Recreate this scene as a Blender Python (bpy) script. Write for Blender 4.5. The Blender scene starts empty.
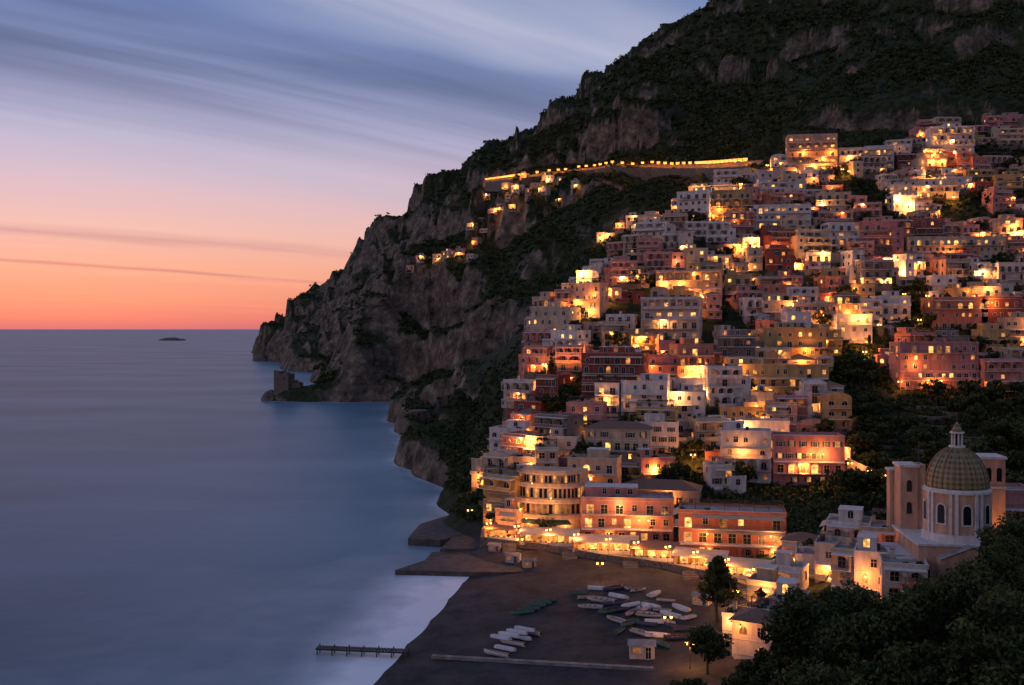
import bpy, math, random
import numpy as np
from mathutils import Vector
random.seed(7); np.random.seed(7)
R=random.Random(11)
CAMZ=60.0
def sv(u,v,d): return ((u-512)/1000.0*d, d, CAMZ+(329-v)/1000.0*d)
# ---------------------------------------------------------------- materials
def mat(name):
    m=bpy.data.materials.new(name); m.use_nodes=True
    nt=m.node_tree; b=nt.nodes['Principled BSDF']
    return m,nt,b
def N(nt,t,**k):
    n=nt.nodes.new(t)
    for a,b in k.items(): setattr(n,a,b)
    return n
def noisy(name,c1,c2,scale=0.6,rough=0.85,detail=5,bump=0.0,stretch=(1,1,1)):
    m,nt,b=mat(name); L=nt.links.new
    tc=N(nt,'ShaderNodeNewGeometry'); mp=N(nt,'ShaderNodeMapping'); mp.inputs['Scale'].default_value=stretch
    L(tc.outputs['Position'],mp.inputs['Vector'])
    n=N(nt,'ShaderNodeTexNoise'); n.inputs['Scale'].default_value=scale; n.inputs['Detail'].default_value=detail
    n.inputs['Roughness'].default_value=0.65
    L(mp.outputs[0],n.inputs['Vector'])
    r=N(nt,'ShaderNodeValToRGB'); r.color_ramp.elements[0].position=0.32; r.color_ramp.elements[1].position=0.68
    r.color_ramp.elements[0].color=(*c1,1); r.color_ramp.elements[1].color=(*c2,1)
    L(n.outputs['Fac'],r.inputs['Fac']); L(r.outputs[0],b.inputs['Base Color'])
    b.inputs['Roughness'].default_value=rough
    if bump>0:
        bp=N(nt,'ShaderNodeBump'); bp.inputs['Distance'].default_value=bump; bp.inputs['Strength'].default_value=0.8
        L(n.outputs['Fac'],bp.inputs['Height']); L(bp.outputs[0],b.inputs['Normal'])
    return m
def plaster(name,c):
    d=tuple(x*0.52 for x in c)
    return noisy(name,d,c,scale=0.5,rough=0.9,detail=6,stretch=(1.2,1.2,0.35))
def emis(name,c,s):
    m,nt,b=mat(name); L=nt.links.new
    b.inputs['Base Color'].default_value=(0.05,0.04,0.03,1)
    g=N(nt,'ShaderNodeNewGeometry'); n=N(nt,'ShaderNodeTexNoise'); n.inputs['Scale'].default_value=0.9
    L(g.outputs['Position'],n.inputs['Vector'])
    mr=N(nt,'ShaderNodeMapRange'); mr.inputs[1].default_value=0.32; mr.inputs[2].default_value=0.68
    mr.inputs[3].default_value=0.12*s; mr.inputs[4].default_value=1.7*s
    L(n.outputs['Fac'],mr.inputs[0])
    b.inputs['Emission Color'].default_value=(*c,1); L(mr.outputs[0],b.inputs['Emission Strength'])
    m.cycles.emission_sampling='NONE'
    return m
WALLS={
 'white':plaster('plaster_white',(0.80,0.73,0.68)),'white2':plaster('plaster_offwhite',(0.70,0.58,0.50)),
 'cream':plaster('plaster_cream',(0.68,0.51,0.34)),'pink':plaster('plaster_pink',(0.68,0.30,0.25)),'peach':plaster('plaster_peach',(0.70,0.42,0.28)),
 'salmon':plaster('plaster_salmon',(0.64,0.23,0.14)),'ochre':plaster('plaster_ochre',(0.60,0.38,0.14)),'rose':plaster('plaster_rose',(0.62,0.25,0.23)),
 'red':plaster('plaster_red',(0.34,0.08,0.055)),'grey':plaster('plaster_grey',(0.36,0.31,0.28)),
 'stonew':noisy('stone_wall_house',(0.11,0.085,0.07),(0.28,0.23,0.19),scale=1.5)}
M_TRIM=noisy('trim_white',(0.5,0.46,0.43),(0.74,0.69,0.64),scale=1)
M_DARK,nt,b=mat('window_glass_dark'); b.inputs['Base Color'].default_value=(0.012,0.014,0.018,1); b.inputs['Roughness'].default_value=0.15
M_L1=emis('window_lit_bright',(1,0.46,0.11),1.8); M_L2=emis('window_lit_mid',(1,0.38,0.08),0.8); M_L3=emis('window_lit_dim',(1,0.32,0.07),0.25)
M_ROOF=noisy('flat_roof_membrane',(0.15,0.135,0.125),(0.42,0.37,0.33),scale=0.5)
M_STONE=noisy('rubble_stone',(0.06,0.05,0.042),(0.25,0.195,0.155),scale=1.2,bump=0.15)
M_TILE=noisy('terracotta_tile',(0.14,0.07,0.045),(0.27,0.15,0.1),scale=1.0,stretch=(3,3,1))
M_SHUT=noisy('shutter_green',(0.03,0.06,0.045),(0.06,0.1,0.07),scale=2)
M_AWN=noisy('canvas_awning',(0.5,0.38,0.25),(0.65,0.52,0.38),scale=0.6)
M_METAL=noisy('dark_metal',(0.03,0.03,0.03),(0.06,0.055,0.05),scale=2,rough=0.5)
SLOTS=[None,M_TRIM,M_DARK,M_L1,M_L2,M_L3,M_ROOF,M_STONE,M_TILE,M_SHUT,M_AWN,M_METAL]
WALL,TRIM,DARK,L1,L2,L3,ROOF,STONE,TILE,SHUT,AWN,METAL=range(12)
# ---------------------------------------------------------------- mesh builder
class MB:
    def __init__(s): s.v=[];s.f=[];s.m=[]
    def poly(s,pts,m):
        n=len(s.v); s.v.extend(pts); s.f.append(tuple(range(n,n+len(pts)))); s.m.append(m)
    def hexa(s,c,m):
        n=len(s.v); s.v.extend(c)
        for f in ((0,3,2,1),(4,5,6,7),(0,1,5,4),(1,2,6,5),(2,3,7,6),(3,0,4,7)):
            s.f.append(tuple(n+i for i in f)); s.m.append(m)
    def box(s,x0,x1,y0,y1,z0,z1,m):
        s.hexa([(x0,y0,z0),(x1,y0,z0),(x1,y1,z0),(x0,y1,z0),(x0,y0,z1),(x1,y0,z1),(x1,y1,z1),(x0,y1,z1)],m)
    def fbox(s,P,a0,a1,o0,o1,z0,z1,m):
        s.hexa([P(a0,o0,z0),P(a1,o0,z0),P(a1,o1,z0),P(a0,o1,z0),P(a0,o0,z1),P(a1,o0,z1),P(a1,o1,z1),P(a0,o1,z1)],m)
    def cyl(s,cx,cy,z0,z1,r0,r1,n,m,cap=True):
        b=len(s.v)
        for z,r in ((z0,r0),(z1,r1)):
            for i in range(n):
                a=2*math.pi*i/n; s.v.append((cx+r*math.cos(a),cy+r*math.sin(a),z))
        for i in range(n):
            j=(i+1)%n; s.f.append((b+i,b+j,b+n+j,b+n+i)); s.m.append(m)
        if cap: s.f.append(tuple(b+n+i for i in range(n))); s.m.append(m)
    def obj(s,name,mats,loc=(0,0,0),yaw=0,smooth=False):
        me=bpy.data.meshes.new(name); me.from_pydata(s.v,[],s.f)
        for m in mats: me.materials.append(m)
        me.polygons.foreach_set('material_index',s.m)
        if smooth: me.polygons.foreach_set('use_smooth',[True]*len(s.f))
        me.update()
        o=bpy.data.objects.new(name,me); bpy.context.scene.collection.objects.link(o)
        o.location=loc; o.rotation_euler=(0,0,yaw); return o
def hmats(col):
    l=list(SLOTS); l[0]=WALLS[col]; return l
def np_mesh(name,V,F,mats,attrs=None,smooth=False,link=True):
    me=bpy.data.meshes.new(name); k=F.shape[1]
    me.vertices.add(len(V)); me.vertices.foreach_set('co',np.ascontiguousarray(V,dtype=np.float32).ravel())
    me.loops.add(F.size); me.loops.foreach_set('vertex_index',np.ascontiguousarray(F,dtype=np.int32).ravel())
    me.polygons.add(len(F)); me.polygons.foreach_set('loop_start',np.arange(0,F.size,k,dtype=np.int32))
    for m in mats: me.materials.append(m)
    if attrs:
        for a,arr in attrs.items():
            at=me.attributes.new(a,'FLOAT','POINT'); at.data.foreach_set('value',np.ascontiguousarray(arr,dtype=np.float32).ravel())
    if smooth: me.polygons.foreach_set('use_smooth',np.ones(len(F),dtype=bool))
    me.update(calc_edges=True)
    o=bpy.data.objects.new(name,me)
    if link: bpy.context.scene.collection.objects.link(o)
    return o
# ---------------------------------------------------------------- terrain
TAB=np.random.rand(256,256)
def vnoise(x,y):
    xi=np.floor(x).astype(int); yi=np.floor(y).astype(int); fx=x-xi; fy=y-yi
    fx=fx*fx*(3-2*fx); fy=fy*fy*(3-2*fy)
    a=TAB[xi&255,yi&255]; b=TAB[(xi+1)&255,yi&255]; c=TAB[xi&255,(yi+1)&255]; d=TAB[(xi+1)&255,(yi+1)&255]
    return (a*(1-fx)+b*fx)*(1-fy)+(c*(1-fx)+d*fx)*fy
def fbm(x,y,s,o=5,ridge=False):
    t=0;a=1;w=0
    for i in range(o):
        n=vnoise(x/s+17.3*i,y/s+9.1*i)
        if ridge: n=1-abs(2*n-1)
        t=t+a*n; w+=a; a*=0.5; s*=0.5
    return t/w
def sstep(a,b,x):
    t=np.clip((x-a)/(b-a),0,1); return t*t*(3-2*t)
CP=[]
def c(u,v,d): CP.append(sv(u,v,d))
def cz(u,d,z): CP.append(((u-512)/1000*d,d,z))
tab=[(500,290),(450,320),(400,350),(350,385),(300,420),(250,460),(200,505),(150,555)]
for u in (640,720,800,900,1000,1150,1400):
    for v,d in tab:
        if u==640 and v<240: continue
        if u==720 and v<190: continue
        if u>=900 and v>440: continue
        c(u,v,d)
for v,d in tab[:5]: c(575,v,d)
for u,v,d in [(475,490,320),(500,440,350),(520,400,375),(535,350,400),(560,295,430),(600,268,455),(640,238,480),(700,198,515),(790,160,550)]: c(u,v,d)
for u,d,z in [(490,262,2.6),(540,255,3),(600,245,3.2),(650,240,3.2),(700,232,3),(760,212,3),(740,180,3),(700,162,2.6),(690,190,2.6),(560,225,1.8),(600,200,2),(640,180,2),(500,225,1.0),(480,200,.8),(560,270,3.6),(640,262,4),(720,250,4.5),(790,200,5.5),(820,210,8),(560,180,1.6),(600,165,1.8)]: cz(u,d,z)
shore=[(470,246),(462,236),(448,222),(430,206),(406,190),(384,175),(364,165),(336,150),(250,125)]
for u,d in shore: cz(u,d,0); cz(u-45,d,-1.4); cz(u+40,d,0.7); cz(u-110,d,-4)
for x,y,z in [(0,0,50),(0,30,33),(0,60,17),(0,100,4),(40,0,52),(60,50,36),(-60,30,5),(-60,80,-3),(-150,60,-12),(-100,0,-5),(200,0,70),(200,100,50),(300,200,40)]: CP.append((x,y,z))
for u,d,z in [(880,190,8),(950,190,9),(1010,195,10),(900,230,11),(1000,240,13),(950,270,17),(1000,290,22),(900,290,18),(900,120,18),(1000,110,21),(1000,80,24),(850,100,16),(800,115,10),(780,150,5),(850,160,8),(950,160,11),(1100,150,18),(1300,150,30),(1100,200,16),(1200,300,40)]: cz(u,d,z)
coast=[(452,262),(448,285),(450,320),(450,368),(412,425),(404,496),(404,560),(405,625),(405,730),(403,815)]
for u,d in coast: cz(u,d,0.0); cz(u-20,d,-7); cz(u-130,d,-20)
for u,v,d in [(466,497,300),(470,470,345),(425,440,440),(440,440,420),(480,440,395),(470,400,470),(500,400,430),(425,425,520),(430,395,600),(450,350,640),(500,350,560),(480,370,520),(425,380,700),(430,355,780),
  (560,280,600),(600,250,640),(600,200,780),(600,176,860),(500,330,620),(500,300,720),(500,250,850),(500,205,940),(490,192,1000),
  (450,300,780),(450,262,880),(450,238,930),(400,370,845),(400,345,870),(400,300,890),(400,270,920),(360,375,840),(360,345,865),(350,325,890),(375,290,900),
  (285,390,836),(300,389,838),(315,387,840),(330,380,842),(300,389,850),(320,384,856),(345,372,850),(330,372,870),(335,345,895),(430,245,940),(470,215,970),(550,186,930),(550,230,820),(550,260,700),
  (650,175,820),(680,200,640),(700,180,690),(650,220,600),(700,172,760),(750,170,700),(660,190,700),
  (600,155,920),(600,130,1050),(700,150,800),(800,130,700),(850,130,640),(950,118,600),(1024,120,580),
  (400,250,1500),(420,222,1500),(450,205,1400),(510,180,1250),(560,150,1200),(620,100,1250),(700,60,1200),(700,120,1000),(800,100,850),(800,50,1050),(900,50,950),(900,100,720),(1000,80,680),(1000,40,820),(1000,0,1000),(900,0,1150),(800,10,1250),(1200,60,750),(1200,0,1000),
  (268,322,1950),(300,292,1950),(350,262,1900),(372,242,1850),(388,212,1800),(450,181,1700),(510,152,1600),(570,119,1500),(600,78,1500),(660,42,1450),(700,10,1400),(760,-30,1350),(850,-60,1350),(1024,-80,1300),(1300,-90,1300),
  (268,360,1930),(278,362,1850),(290,364,1780),(310,367,1690),(280,335,1920),(300,330,1850),(330,320,1760),(350,300,1740),(370,280,1700)]: c(u,v,d)
for u,d,z in [(272,833,0),(266,850,0),(285,826,0),(300,824,0),(330,824,0),(365,824,0),(395,826,0),(300,866,-3),(330,900,-3),(255,850,-8),(270,805,-8),(300,800,-9),(350,795,-9),(385,780,-7),(330,750,-15),(370,700,-15),
  (300,910,-8),(320,960,-8),(300,1000,-15),(340,1000,-5),(370,1080,30),(400,1100,70),(450,1150,105),(500,1180,165),(300,1300,-15),(350,1350,0),(380,1400,80),(250,1100,-20),(255,1500,-20),(258,1950,-14),(262,1860,-10),(256,2050,-14),(278,1700,-15),(255,2300,-20),(230,1700,-20),
  (300,2300,80),(400,2300,150),(500,2200,250),(600,2100,320),(700,2000,380),(900,2000,380),(1100,2000,380),(1300,2000,380),(400,2700,50),(700,2700,150),(1100,2700,200),(100,2300,-20),(100,1500,-20),(100,900,-20),(200,700,-20),(300,500,-20),(300,350,-12),(350,260,-6),(200,250,-12),(100,300,-20)]: cz(u,d,z)
CP=np.array(CP)
_,ui=np.unique(np.round(CP[:,:2],2),axis=0,return_index=True); CP=CP[np.sort(ui)]
S=100.0
n=len(CP); X=CP[:,:2]/S
D=np.sqrt(((X[:,None]-X[None])**2).sum(-1))
A=np.zeros((n+1,n+1)); A[:n,:n]=D-np.eye(n)*0.004; A[:n,n]=1; A[n,:n]=1
W=np.linalg.solve(A,np.append(CP[:,2],0))
t1=np.linspace(-0.30,0.62,760); T=np.concatenate([np.linspace(-1.0,-0.31,40),t1,np.linspace(0.63,1.5,50)])
DD=np.concatenate([np.linspace(6,150,50),np.exp(np.linspace(math.log(152),math.log(2700),640))])
YY,TT=np.meshgrid(DD,T); XX=TT*YY
P=np.stack([XX.ravel(),YY.ravel()],1)/S; H=np.zeros(len(P))
for i in range(0,len(P),40000):
    q=P[i:i+40000]; dd=np.sqrt((q[:,0:1]-X[None,:,0])**2+(q[:,1:2]-X[None,:,1])**2)
    H[i:i+40000]=dd@W[:n]+W[n]
H=H.reshape(XX.shape)
wild0=np.clip(sstep(560,680,YY)+sstep(-20,-45,XX-(YY-300)*0.1)*sstep(300,360,YY),0,1)
spur=sstep(-130,-152,XX)*sstep(760,790,YY)*sstep(1050,950,YY)
wild0=wild0*(1-.9*spur)
wild=np.maximum(wild0*np.clip(sstep(2,22,H),0,1),sstep(180,230,H))
far=sstep(700,1200,YY)
pos=np.clip(H,0,None)
H=H+wild0*(1-np.exp(-pos/1.5))*np.exp(-pos/60)*(12+28*sstep(1300,1700,YY))*(.7+.6*fbm(XX,YY,40,3))
wx=XX+70*(fbm(XX,YY,140,3)-.5); wy=YY+70*(fbm(XX+500,YY,140,3)-.5)
rid=fbm(wx,wy,150,6,True)-0.62
det=fbm(wx*1.0,wy*0.6,34,5,True)-0.6
gul=fbm(wx*.96+wy*.28,(wy*.96-wx*.28)*0.2,62,5,True)-0.6
H0=H+wild*(rid*(26+40*far)+det*(12+10*far)+gul*(24+34*far))+spur*sstep(1,4,H)*4*(fbm(XX,YY,9,4)-.4)
Pd=60.0
s_=H0/Pd+2.6*fbm(XX,YY,210,4); f_=s_-np.floor(s_)
st=sstep(0.5,0.80,f_)
leftcl=sstep(170,90,XX)*sstep(480,600,YY)
cliffm=sstep(0.46,0.59,fbm(XX+900,YY-300,190,4)+0.05*sstep(1200,900,YY)+.08*leftcl)
H1=H0+wild*cliffm*Pd*(st-f_)*0.85
Pd2=11.0; s_=H1/Pd2+4*fbm(XX,YY,70,4); f_=s_-np.floor(s_); st=sstep(0.4,0.85,f_)
H1=H1+wild*cliffm*Pd2*(st-f_)*0.45
micro=(fbm(XX,YY,5,3)-.5)*np.where(YY<300,0.12,1.2)*sstep(0.5,5,H1)
H=H1+micro
def ground(x,y):
    t=x/y; i=np.clip(np.interp(t,T,np.arange(len(T))),0,len(T)-1.001); j=np.clip(np.interp(y,DD,np.arange(len(DD))),0,len(DD)-1.001)
    a=int(i);b=int(j);fa=i-a;fb=j-b
    return float((H[a,b]*(1-fa)+H[a+1,b]*fa)*(1-fb)+(H[a,b+1]*(1-fa)+H[a+1,b+1]*fa)*fb)
def locate(u,v,dmin=120):
    t=(u-512)/1000; i=int(round(float(np.interp(t,T,np.arange(len(T)))))); col=H[i]
    ray=CAMZ+(329-v)/1000*DD
    k=np.where((col>=ray)&(DD>dmin))[0]
    if len(k)==0: return None
    j=k[0]; d=DD[j]; return (t*d,d,float(col[j]))
nt_,nd_=H.shape
idx=np.arange(nt_*nd_).reshape(nt_,nd_)
F=np.stack([idx[:-1,:-1].ravel(),idx[1:,:-1].ravel(),idx[1:,1:].ravel(),idx[:-1,1:].ravel()],1)
V=np.stack([XX.ravel(),YY.ravel(),H.ravel()],1)
sand=(sstep(5.2,4.0,H)*sstep(300,270,YY)*sstep(-0.5,0.0,H+1)*sstep(70,55,XX)).ravel()
rocky=(leftcl*(.2+.8*sstep(.44,.58,fbm(XX,YY,110,4)))*sstep(230,190,H-60*far) + .45*sstep(1450,1700,YY)*sstep(300,220,H) + .5*sstep(30,8,H)*sstep(330,380,YY)*sstep(20,-20,XX)).ravel()
hz=H.ravel(); keep=(hz[F].max(1)>-3)
F=F[keep]
mT,nt,b=mat('hillside_ground'); L=nt.links.new
g=N(nt,'ShaderNodeNewGeometry'); sx=N(nt,'ShaderNodeSeparateXYZ'); L(g.outputs['Normal'],sx.inputs[0])
n1=N(nt,'ShaderNodeTexNoise'); n1.inputs['Scale'].default_value=0.03; n1.inputs['Detail'].default_value=9; n1.inputs['Roughness'].default_value=0.75; L(g.outputs['Position'],n1.inputs['Vector'])
mp=N(nt,'ShaderNodeMapping'); mp.inputs['Scale'].default_value=(0.08,0.08,0.09); mp.inputs['Rotation'].default_value=(.3,.25,0); L(g.outputs['Position'],mp.inputs[0])
n2=N(nt,'ShaderNodeTexNoise'); n2.inputs['Scale'].default_value=1; n2.inputs['Detail'].default_value=9; n2.inputs['Roughness'].default_value=0.78; L(mp.outputs[0],n2.inputs['Vector'])
rr=N(nt,'ShaderNodeValToRGB'); e=rr.color_ramp.elements; e[0].position=0.38; e[0].color=(0.025,0.023,0.018,1); e[1].position=0.70; e[1].color=(0.42,0.33,0.235,1)
e2=e.new(0.53); e2.color=(0.15,0.118,0.086,1); L(n2.outputs['Fac'],rr.inputs[0])
n3=N(nt,'ShaderNodeTexNoise'); n3.inputs['Scale'].default_value=0.25; n3.inputs['Detail'].default_value=6; L(g.outputs['Position'],n3.inputs['Vector'])
rv=N(nt,'ShaderNodeValToRGB'); e=rv.color_ramp.elements; e[0].position=0.35; e[0].color=(0.015,0.022,0.009,1); e[1].position=0.7; e[1].color=(0.055,0.068,0.025,1); L(n3.outputs['Fac'],rv.inputs[0])
ad=N(nt,'ShaderNodeMath',operation='MULTIPLY_ADD'); L(n1.outputs['Fac'],ad.inputs[0]); ad.inputs[1].default_value=1.1; L(sx.outputs['Z'],ad.inputs[2])
atr=N(nt,'ShaderNodeAttribute',attribute_name='rocky'); sb=N(nt,'ShaderNodeMath',operation='MULTIPLY_ADD'); L(atr.outputs['Fac'],sb.inputs[0]); sb.inputs[1].default_value=-.30; L(ad.outputs[0],sb.inputs[2])
ms=N(nt,'ShaderNodeMapRange',interpolation_type='SMOOTHSTEP'); ms.inputs[1].default_value=0.90; ms.inputs[2].default_value=1.03; L(sb.outputs[0],ms.inputs[0])
mx=N(nt,'ShaderNodeMix',data_type='RGBA'); L(ms.outputs[0],mx.inputs[0]); L(rr.outputs[0],mx.inputs[6]); L(rv.outputs[0],mx.inputs[7])
at=N(nt,'ShaderNodeAttribute',attribute_name='sand')
n4=N(nt,'ShaderNodeTexNoise'); n4.inputs['Scale'].default_value=0.12; n4.inputs['Detail'].default_value=10; n4.inputs['Roughness'].default_value=0.8; L(g.outputs['Position'],n4.inputs['Vector'])
rs=N(nt,'ShaderNodeValToRGB'); e=rs.color_ramp.elements; e[0].position=0.36; e[0].color=(0.022,0.021,0.022,1); e[1].position=0.66; e[1].color=(0.085,0.078,0.077,1); L(n4.outputs['Fac'],rs.inputs[0])
mx2=N(nt,'ShaderNodeMix',data_type='RGBA'); L(at.outputs['Fac'],mx2.inputs[0]); L(mx.outputs[2],mx2.inputs[6]); L(rs.outputs[0],mx2.inputs[7])
L(mx2.outputs[2],b.inputs['Base Color']); b.inputs['Roughness'].default_value=0.9; b.inputs['Specular IOR Level'].default_value=0.2
bp=N(nt,'ShaderNodeBump'); bp.inputs['Distance'].default_value=3.0; L(n2.outputs['Fac'],bp.inputs['Height'])
mb_=N(nt,'ShaderNodeMath',operation='MULTIPLY_ADD'); L(at.outputs['Fac'],mb_.inputs[0]); mb_.inputs[1].default_value=-.72; mb_.inputs[2].default_value=.75; L(mb_.outputs[0],bp.inputs['Strength'])
L(bp.outputs[0],b.inputs['Normal'])
terrain=np_mesh('terrain_hillside',V,F,[mT],{'sand':sand,'rocky':rocky},smooth=True)
# ---------------------------------------------------------------- sea
xs=np.concatenate([-np.geomspace(120000,260,24),np.linspace(-240,60,240),np.geomspace(80,120000,20)])
ys=np.concatenate([-np.geomspace(60000,100,10),np.linspace(0,130,20),np.linspace(132,480,260),np.linspace(490,900,60),np.geomspace(930,150000,30)])
YS,XS=np.meshgrid(ys,xs)
foam=np.zeros(XS.shape)
for i in range(XS.shape[0]):
    for j in range(XS.shape[1]):
        x=XS[i,j];y=YS[i,j]
        if -240<=x<=60 and 100<y<900 and -0.9<x/y<1.4:
            h=ground(x,y)
            if h<0.3:
                w=1.0 if y<285 else 0.32
                foam[i,j]=w*(max(0,1-(-h)/3.8)**1.5)+0.2*max(0,1+h/14)
            else: foam[i,j]=1.0 if y<285 else 0.35
a=np.arange(XS.size).reshape(XS.shape)
Fs=np.stack([a[:-1,:-1].ravel(),a[1:,:-1].ravel(),a[1:,1:].ravel(),a[:-1,1:].ravel()],1)
mS,nt,b=mat('sea_water'); L=nt.links.new
g=N(nt,'ShaderNodeNewGeometry')
mp=N(nt,'ShaderNodeMapping'); mp.inputs['Scale'].default_value=(0.0045,0.009,1); mp.inputs['Rotation'].default_value=(0,0,0.35); L(g.outputs['Position'],mp.inputs[0])
n1=N(nt,'ShaderNodeTexNoise'); n1.inputs['Scale'].default_value=1; n1.inputs['Detail'].default_value=3; L(mp.outputs[0],n1.inputs['Vector'])
rw=N(nt,'ShaderNodeValToRGB'); e=rw.color_ramp.elements; e[0].position=0.3; e[0].color=(0.02,0.10,0.16,1); e[1].position=0.72; e[1].color=(0.13,0.27,0.36,1); L(n1.outputs['Fac'],rw.inputs[0])
at=N(nt,'ShaderNodeAttribute',attribute_name='foam')
n2=N(nt,'ShaderNodeTexNoise'); n2.inputs['Scale'].default_value=0.10; n2.inputs['Detail'].default_value=4; L(g.outputs['Position'],n2.inputs['Vector'])
mm=N(nt,'ShaderNodeMapRange'); mm.inputs[1].default_value=0.3; mm.inputs[2].default_value=0.7; mm.inputs[3].default_value=0.8; mm.inputs[4].default_value=1.5; L(n2.outputs['Fac'],mm.inputs[0])
fm=N(nt,'ShaderNodeMath',operation='MULTIPLY',use_clamp=True); L(at.outputs['Fac'],fm.inputs[0]); L(mm.outputs[0],fm.inputs[1])
mx=N(nt,'ShaderNodeMix',data_type='RGBA'); L(fm.outputs[0],mx.inputs[0]); L(rw.outputs[0],mx.inputs[6]); mx.inputs[7].default_value=(0.94,0.95,0.96,1)
L(mx.outputs[2],b.inputs['Base Color']); b.inputs['Roughness'].default_value=0.40; b.inputs['IOR'].default_value=1.33; b.inputs['Specular IOR Level'].default_value=0.42
n5=N(nt,'ShaderNodeTexNoise'); n5.inputs['Scale'].default_value=0.15; n5.inputs['Detail'].default_value=3; L(g.outputs['Position'],n5.inputs['Vector'])
bp=N(nt,'ShaderNodeBump'); bp.inputs['Strength'].default_value=0.12; bp.inputs['Distance'].default_value=1.0; L(n5.outputs['Fac'],bp.inputs['Height']); L(bp.outputs[0],b.inputs['Normal'])
np_mesh('sea',np.stack([XS.ravel(),YS.ravel(),np.zeros(XS.size)],1),Fs,[mS],{'foam':foam},smooth=True)
# ---------------------------------------------------------------- lights
LD={}
def light_data(p,col,r=0.3):
    k=(round(p,-1),col,r)
    if k not in LD:
        l=bpy.data.lights.new('lamp_light','POINT'); l.energy=p; l.color=col; l.shadow_soft_size=r; LD[k]=l
    return LD[k]
def bulbm(name,c_,s):
    m,nt,b=mat(name); b.inputs['Emission Color'].default_value=(*c_,1); b.inputs['Emission Strength'].default_value=s; b.inputs['Base Color'].default_value=(.8,.5,.2,1); m.cycles.emission_sampling='NONE'; return m
M_BULB=bulbm('lamp_glass',(1,.43,.11),6); M_BULB2=bulbm('sodium_lamp_glass',(1,.34,.05),2.0)
def mk_lantern():
    m=MB(); m.box(-.06,.06,-.12,0,-.3,.3,0); m.box(-.03,.03,-.4,-.12,.18,.24,0)
    m.cyl(0,-.4,-.25,.12,.1,.2,8,1); m.cyl(0,-.4,.12,.3,.24,.03,8,0)
    o=m.obj('tmp',[M_METAL,M_BULB]); me=o.data; bpy.data.objects.remove(o); return me
ME_LANT=mk_lantern()
def mk_post(s=1.0,bm_=None):
    m=MB(); m.cyl(0,0,0,.5,.16,.1,10,0); m.cyl(0,0,.5,4.2,.06,.045,8,0); m.box(-.6,.6,-.03,.03,4.0,4.06,0)
    for x in (-.6,.6): m.cyl(x,0,4.06,4.2,.05,.14*s,8,0); m.cyl(x,0,4.2,4.2+.45*s,.2*s,.26*s,8,1); m.cyl(x,0,4.2+.45*s,4.35+.5*s,.3*s,.04,8,0)
    o=m.obj('tmp',[M_METAL,bm_ or M_BULB]); me=o.data; bpy.data.objects.remove(o); return me
ME_POST=mk_post(); ME_POSTB=mk_post(3.2,M_BULB2)
COLS=[(1,.33,.06),(1,.38,.08),(1,.30,.05),(1,.44,.13)]
NL=0
def lamp(kind,x,y,z,p,yaw=0,me=None,col=None):
    global NL; NL+=1
    nm={'wall':'wall_lantern','post':'street_lamp'}[kind]
    o=bpy.data.objects.new(nm,me or (ME_LANT if kind=='wall' else ME_POST)); bpy.context.scene.collection.objects.link(o)
    o.location=(x,y,z); o.rotation_euler=(0,0,yaw)
    l=bpy.data.objects.new('light',light_data(p,col or R.choice(COLS))); bpy.context.scene.collection.objects.link(l)
    l.parent=o; l.location=(0,-2.0,.1) if kind=='wall' else (0,0,3.7)
# ---------------------------------------------------------------- houses
def arc_pts(a,z,ww,wh,n=7):
    r=ww/2; pts=[(a-r,z),(a+r,z)]
    for i in range(n+1):
        th=math.pi*i/n; pts.append((a+r*math.cos(th),z+wh-r+r*math.sin(th)))
    return pts
def window(m,P,a,z,ww,wh,pm,arch,near,shut=False):
    if arch:
        m.poly([P(p,.035,q) for p,q in arc_pts(a,z,ww+.3,wh+.15)],TRIM)
        m.poly([P(p,.07,q) for p,q in arc_pts(a,z+.02,ww,wh)],pm)
        if near: m.fbox(P,a-.03,a+.03,.072,.11,z+.03,z+wh-.03,TRIM)
        return
    m.poly([P(a-ww/2,.03,z),P(a+ww/2,.03,z),P(a+ww/2,.03,z+wh),P(a-ww/2,.03,z+wh)],pm)
    m.fbox(P,a-ww/2-.12,a+ww/2+.12,0,.13,z+wh,z+wh+.12,TRIM)
    m.fbox(P,a-ww/2-.12,a+ww/2+.12,0,.18,z-.1,z,TRIM)
    if near:
        m.fbox(P,a-ww/2-.1,a-ww/2,0,.13,z,z+wh,TRIM); m.fbox(P,a+ww/2,a+ww/2+.1,0,.13,z,z+wh,TRIM)
        m.fbox(P,a-.03,a+.03,.031,.08,z,z+wh,TRIM); m.fbox(P,a-ww/2,a+ww/2,.032,.075,z+wh*.62,z+wh*.62+.05,TRIM)
    if shut:
        m.fbox(P,a-ww/2-.1-ww/2,a-ww/2-.1,.0,.07,z,z+wh,SHUT); m.fbox(P,a+ww/2+.1,a+ww/2+.1+ww/2,.0,.07,z,z+wh,SHUT)
def litm(r,p):
    if r.random()<p: return r.choice([L1,L1,L2,L2,L3,L3])
    return DARK
def rail(m,P,a0,a1,o,z,kind,near):
    if kind=='solid': m.fbox(P,a0,a1,o-.12,o,z,z+.9,WALL); m.fbox(P,a0-.03,a1+.03,o-.16,o+.04,z+.9,z+.97,TRIM)
    else:
        m.fbox(P,a0,a1,o-.05,o,z+.92,z+1.0,METAL); st=.35 if near else .9; k=max(2,int((a1-a0)/st))
        for i in range(k+1):
            q=a0+(a1-a0)*i/k; m.fbox(P,q-.025,q+.025,o-.045,o-.005,z,z+.92,METAL)
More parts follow.
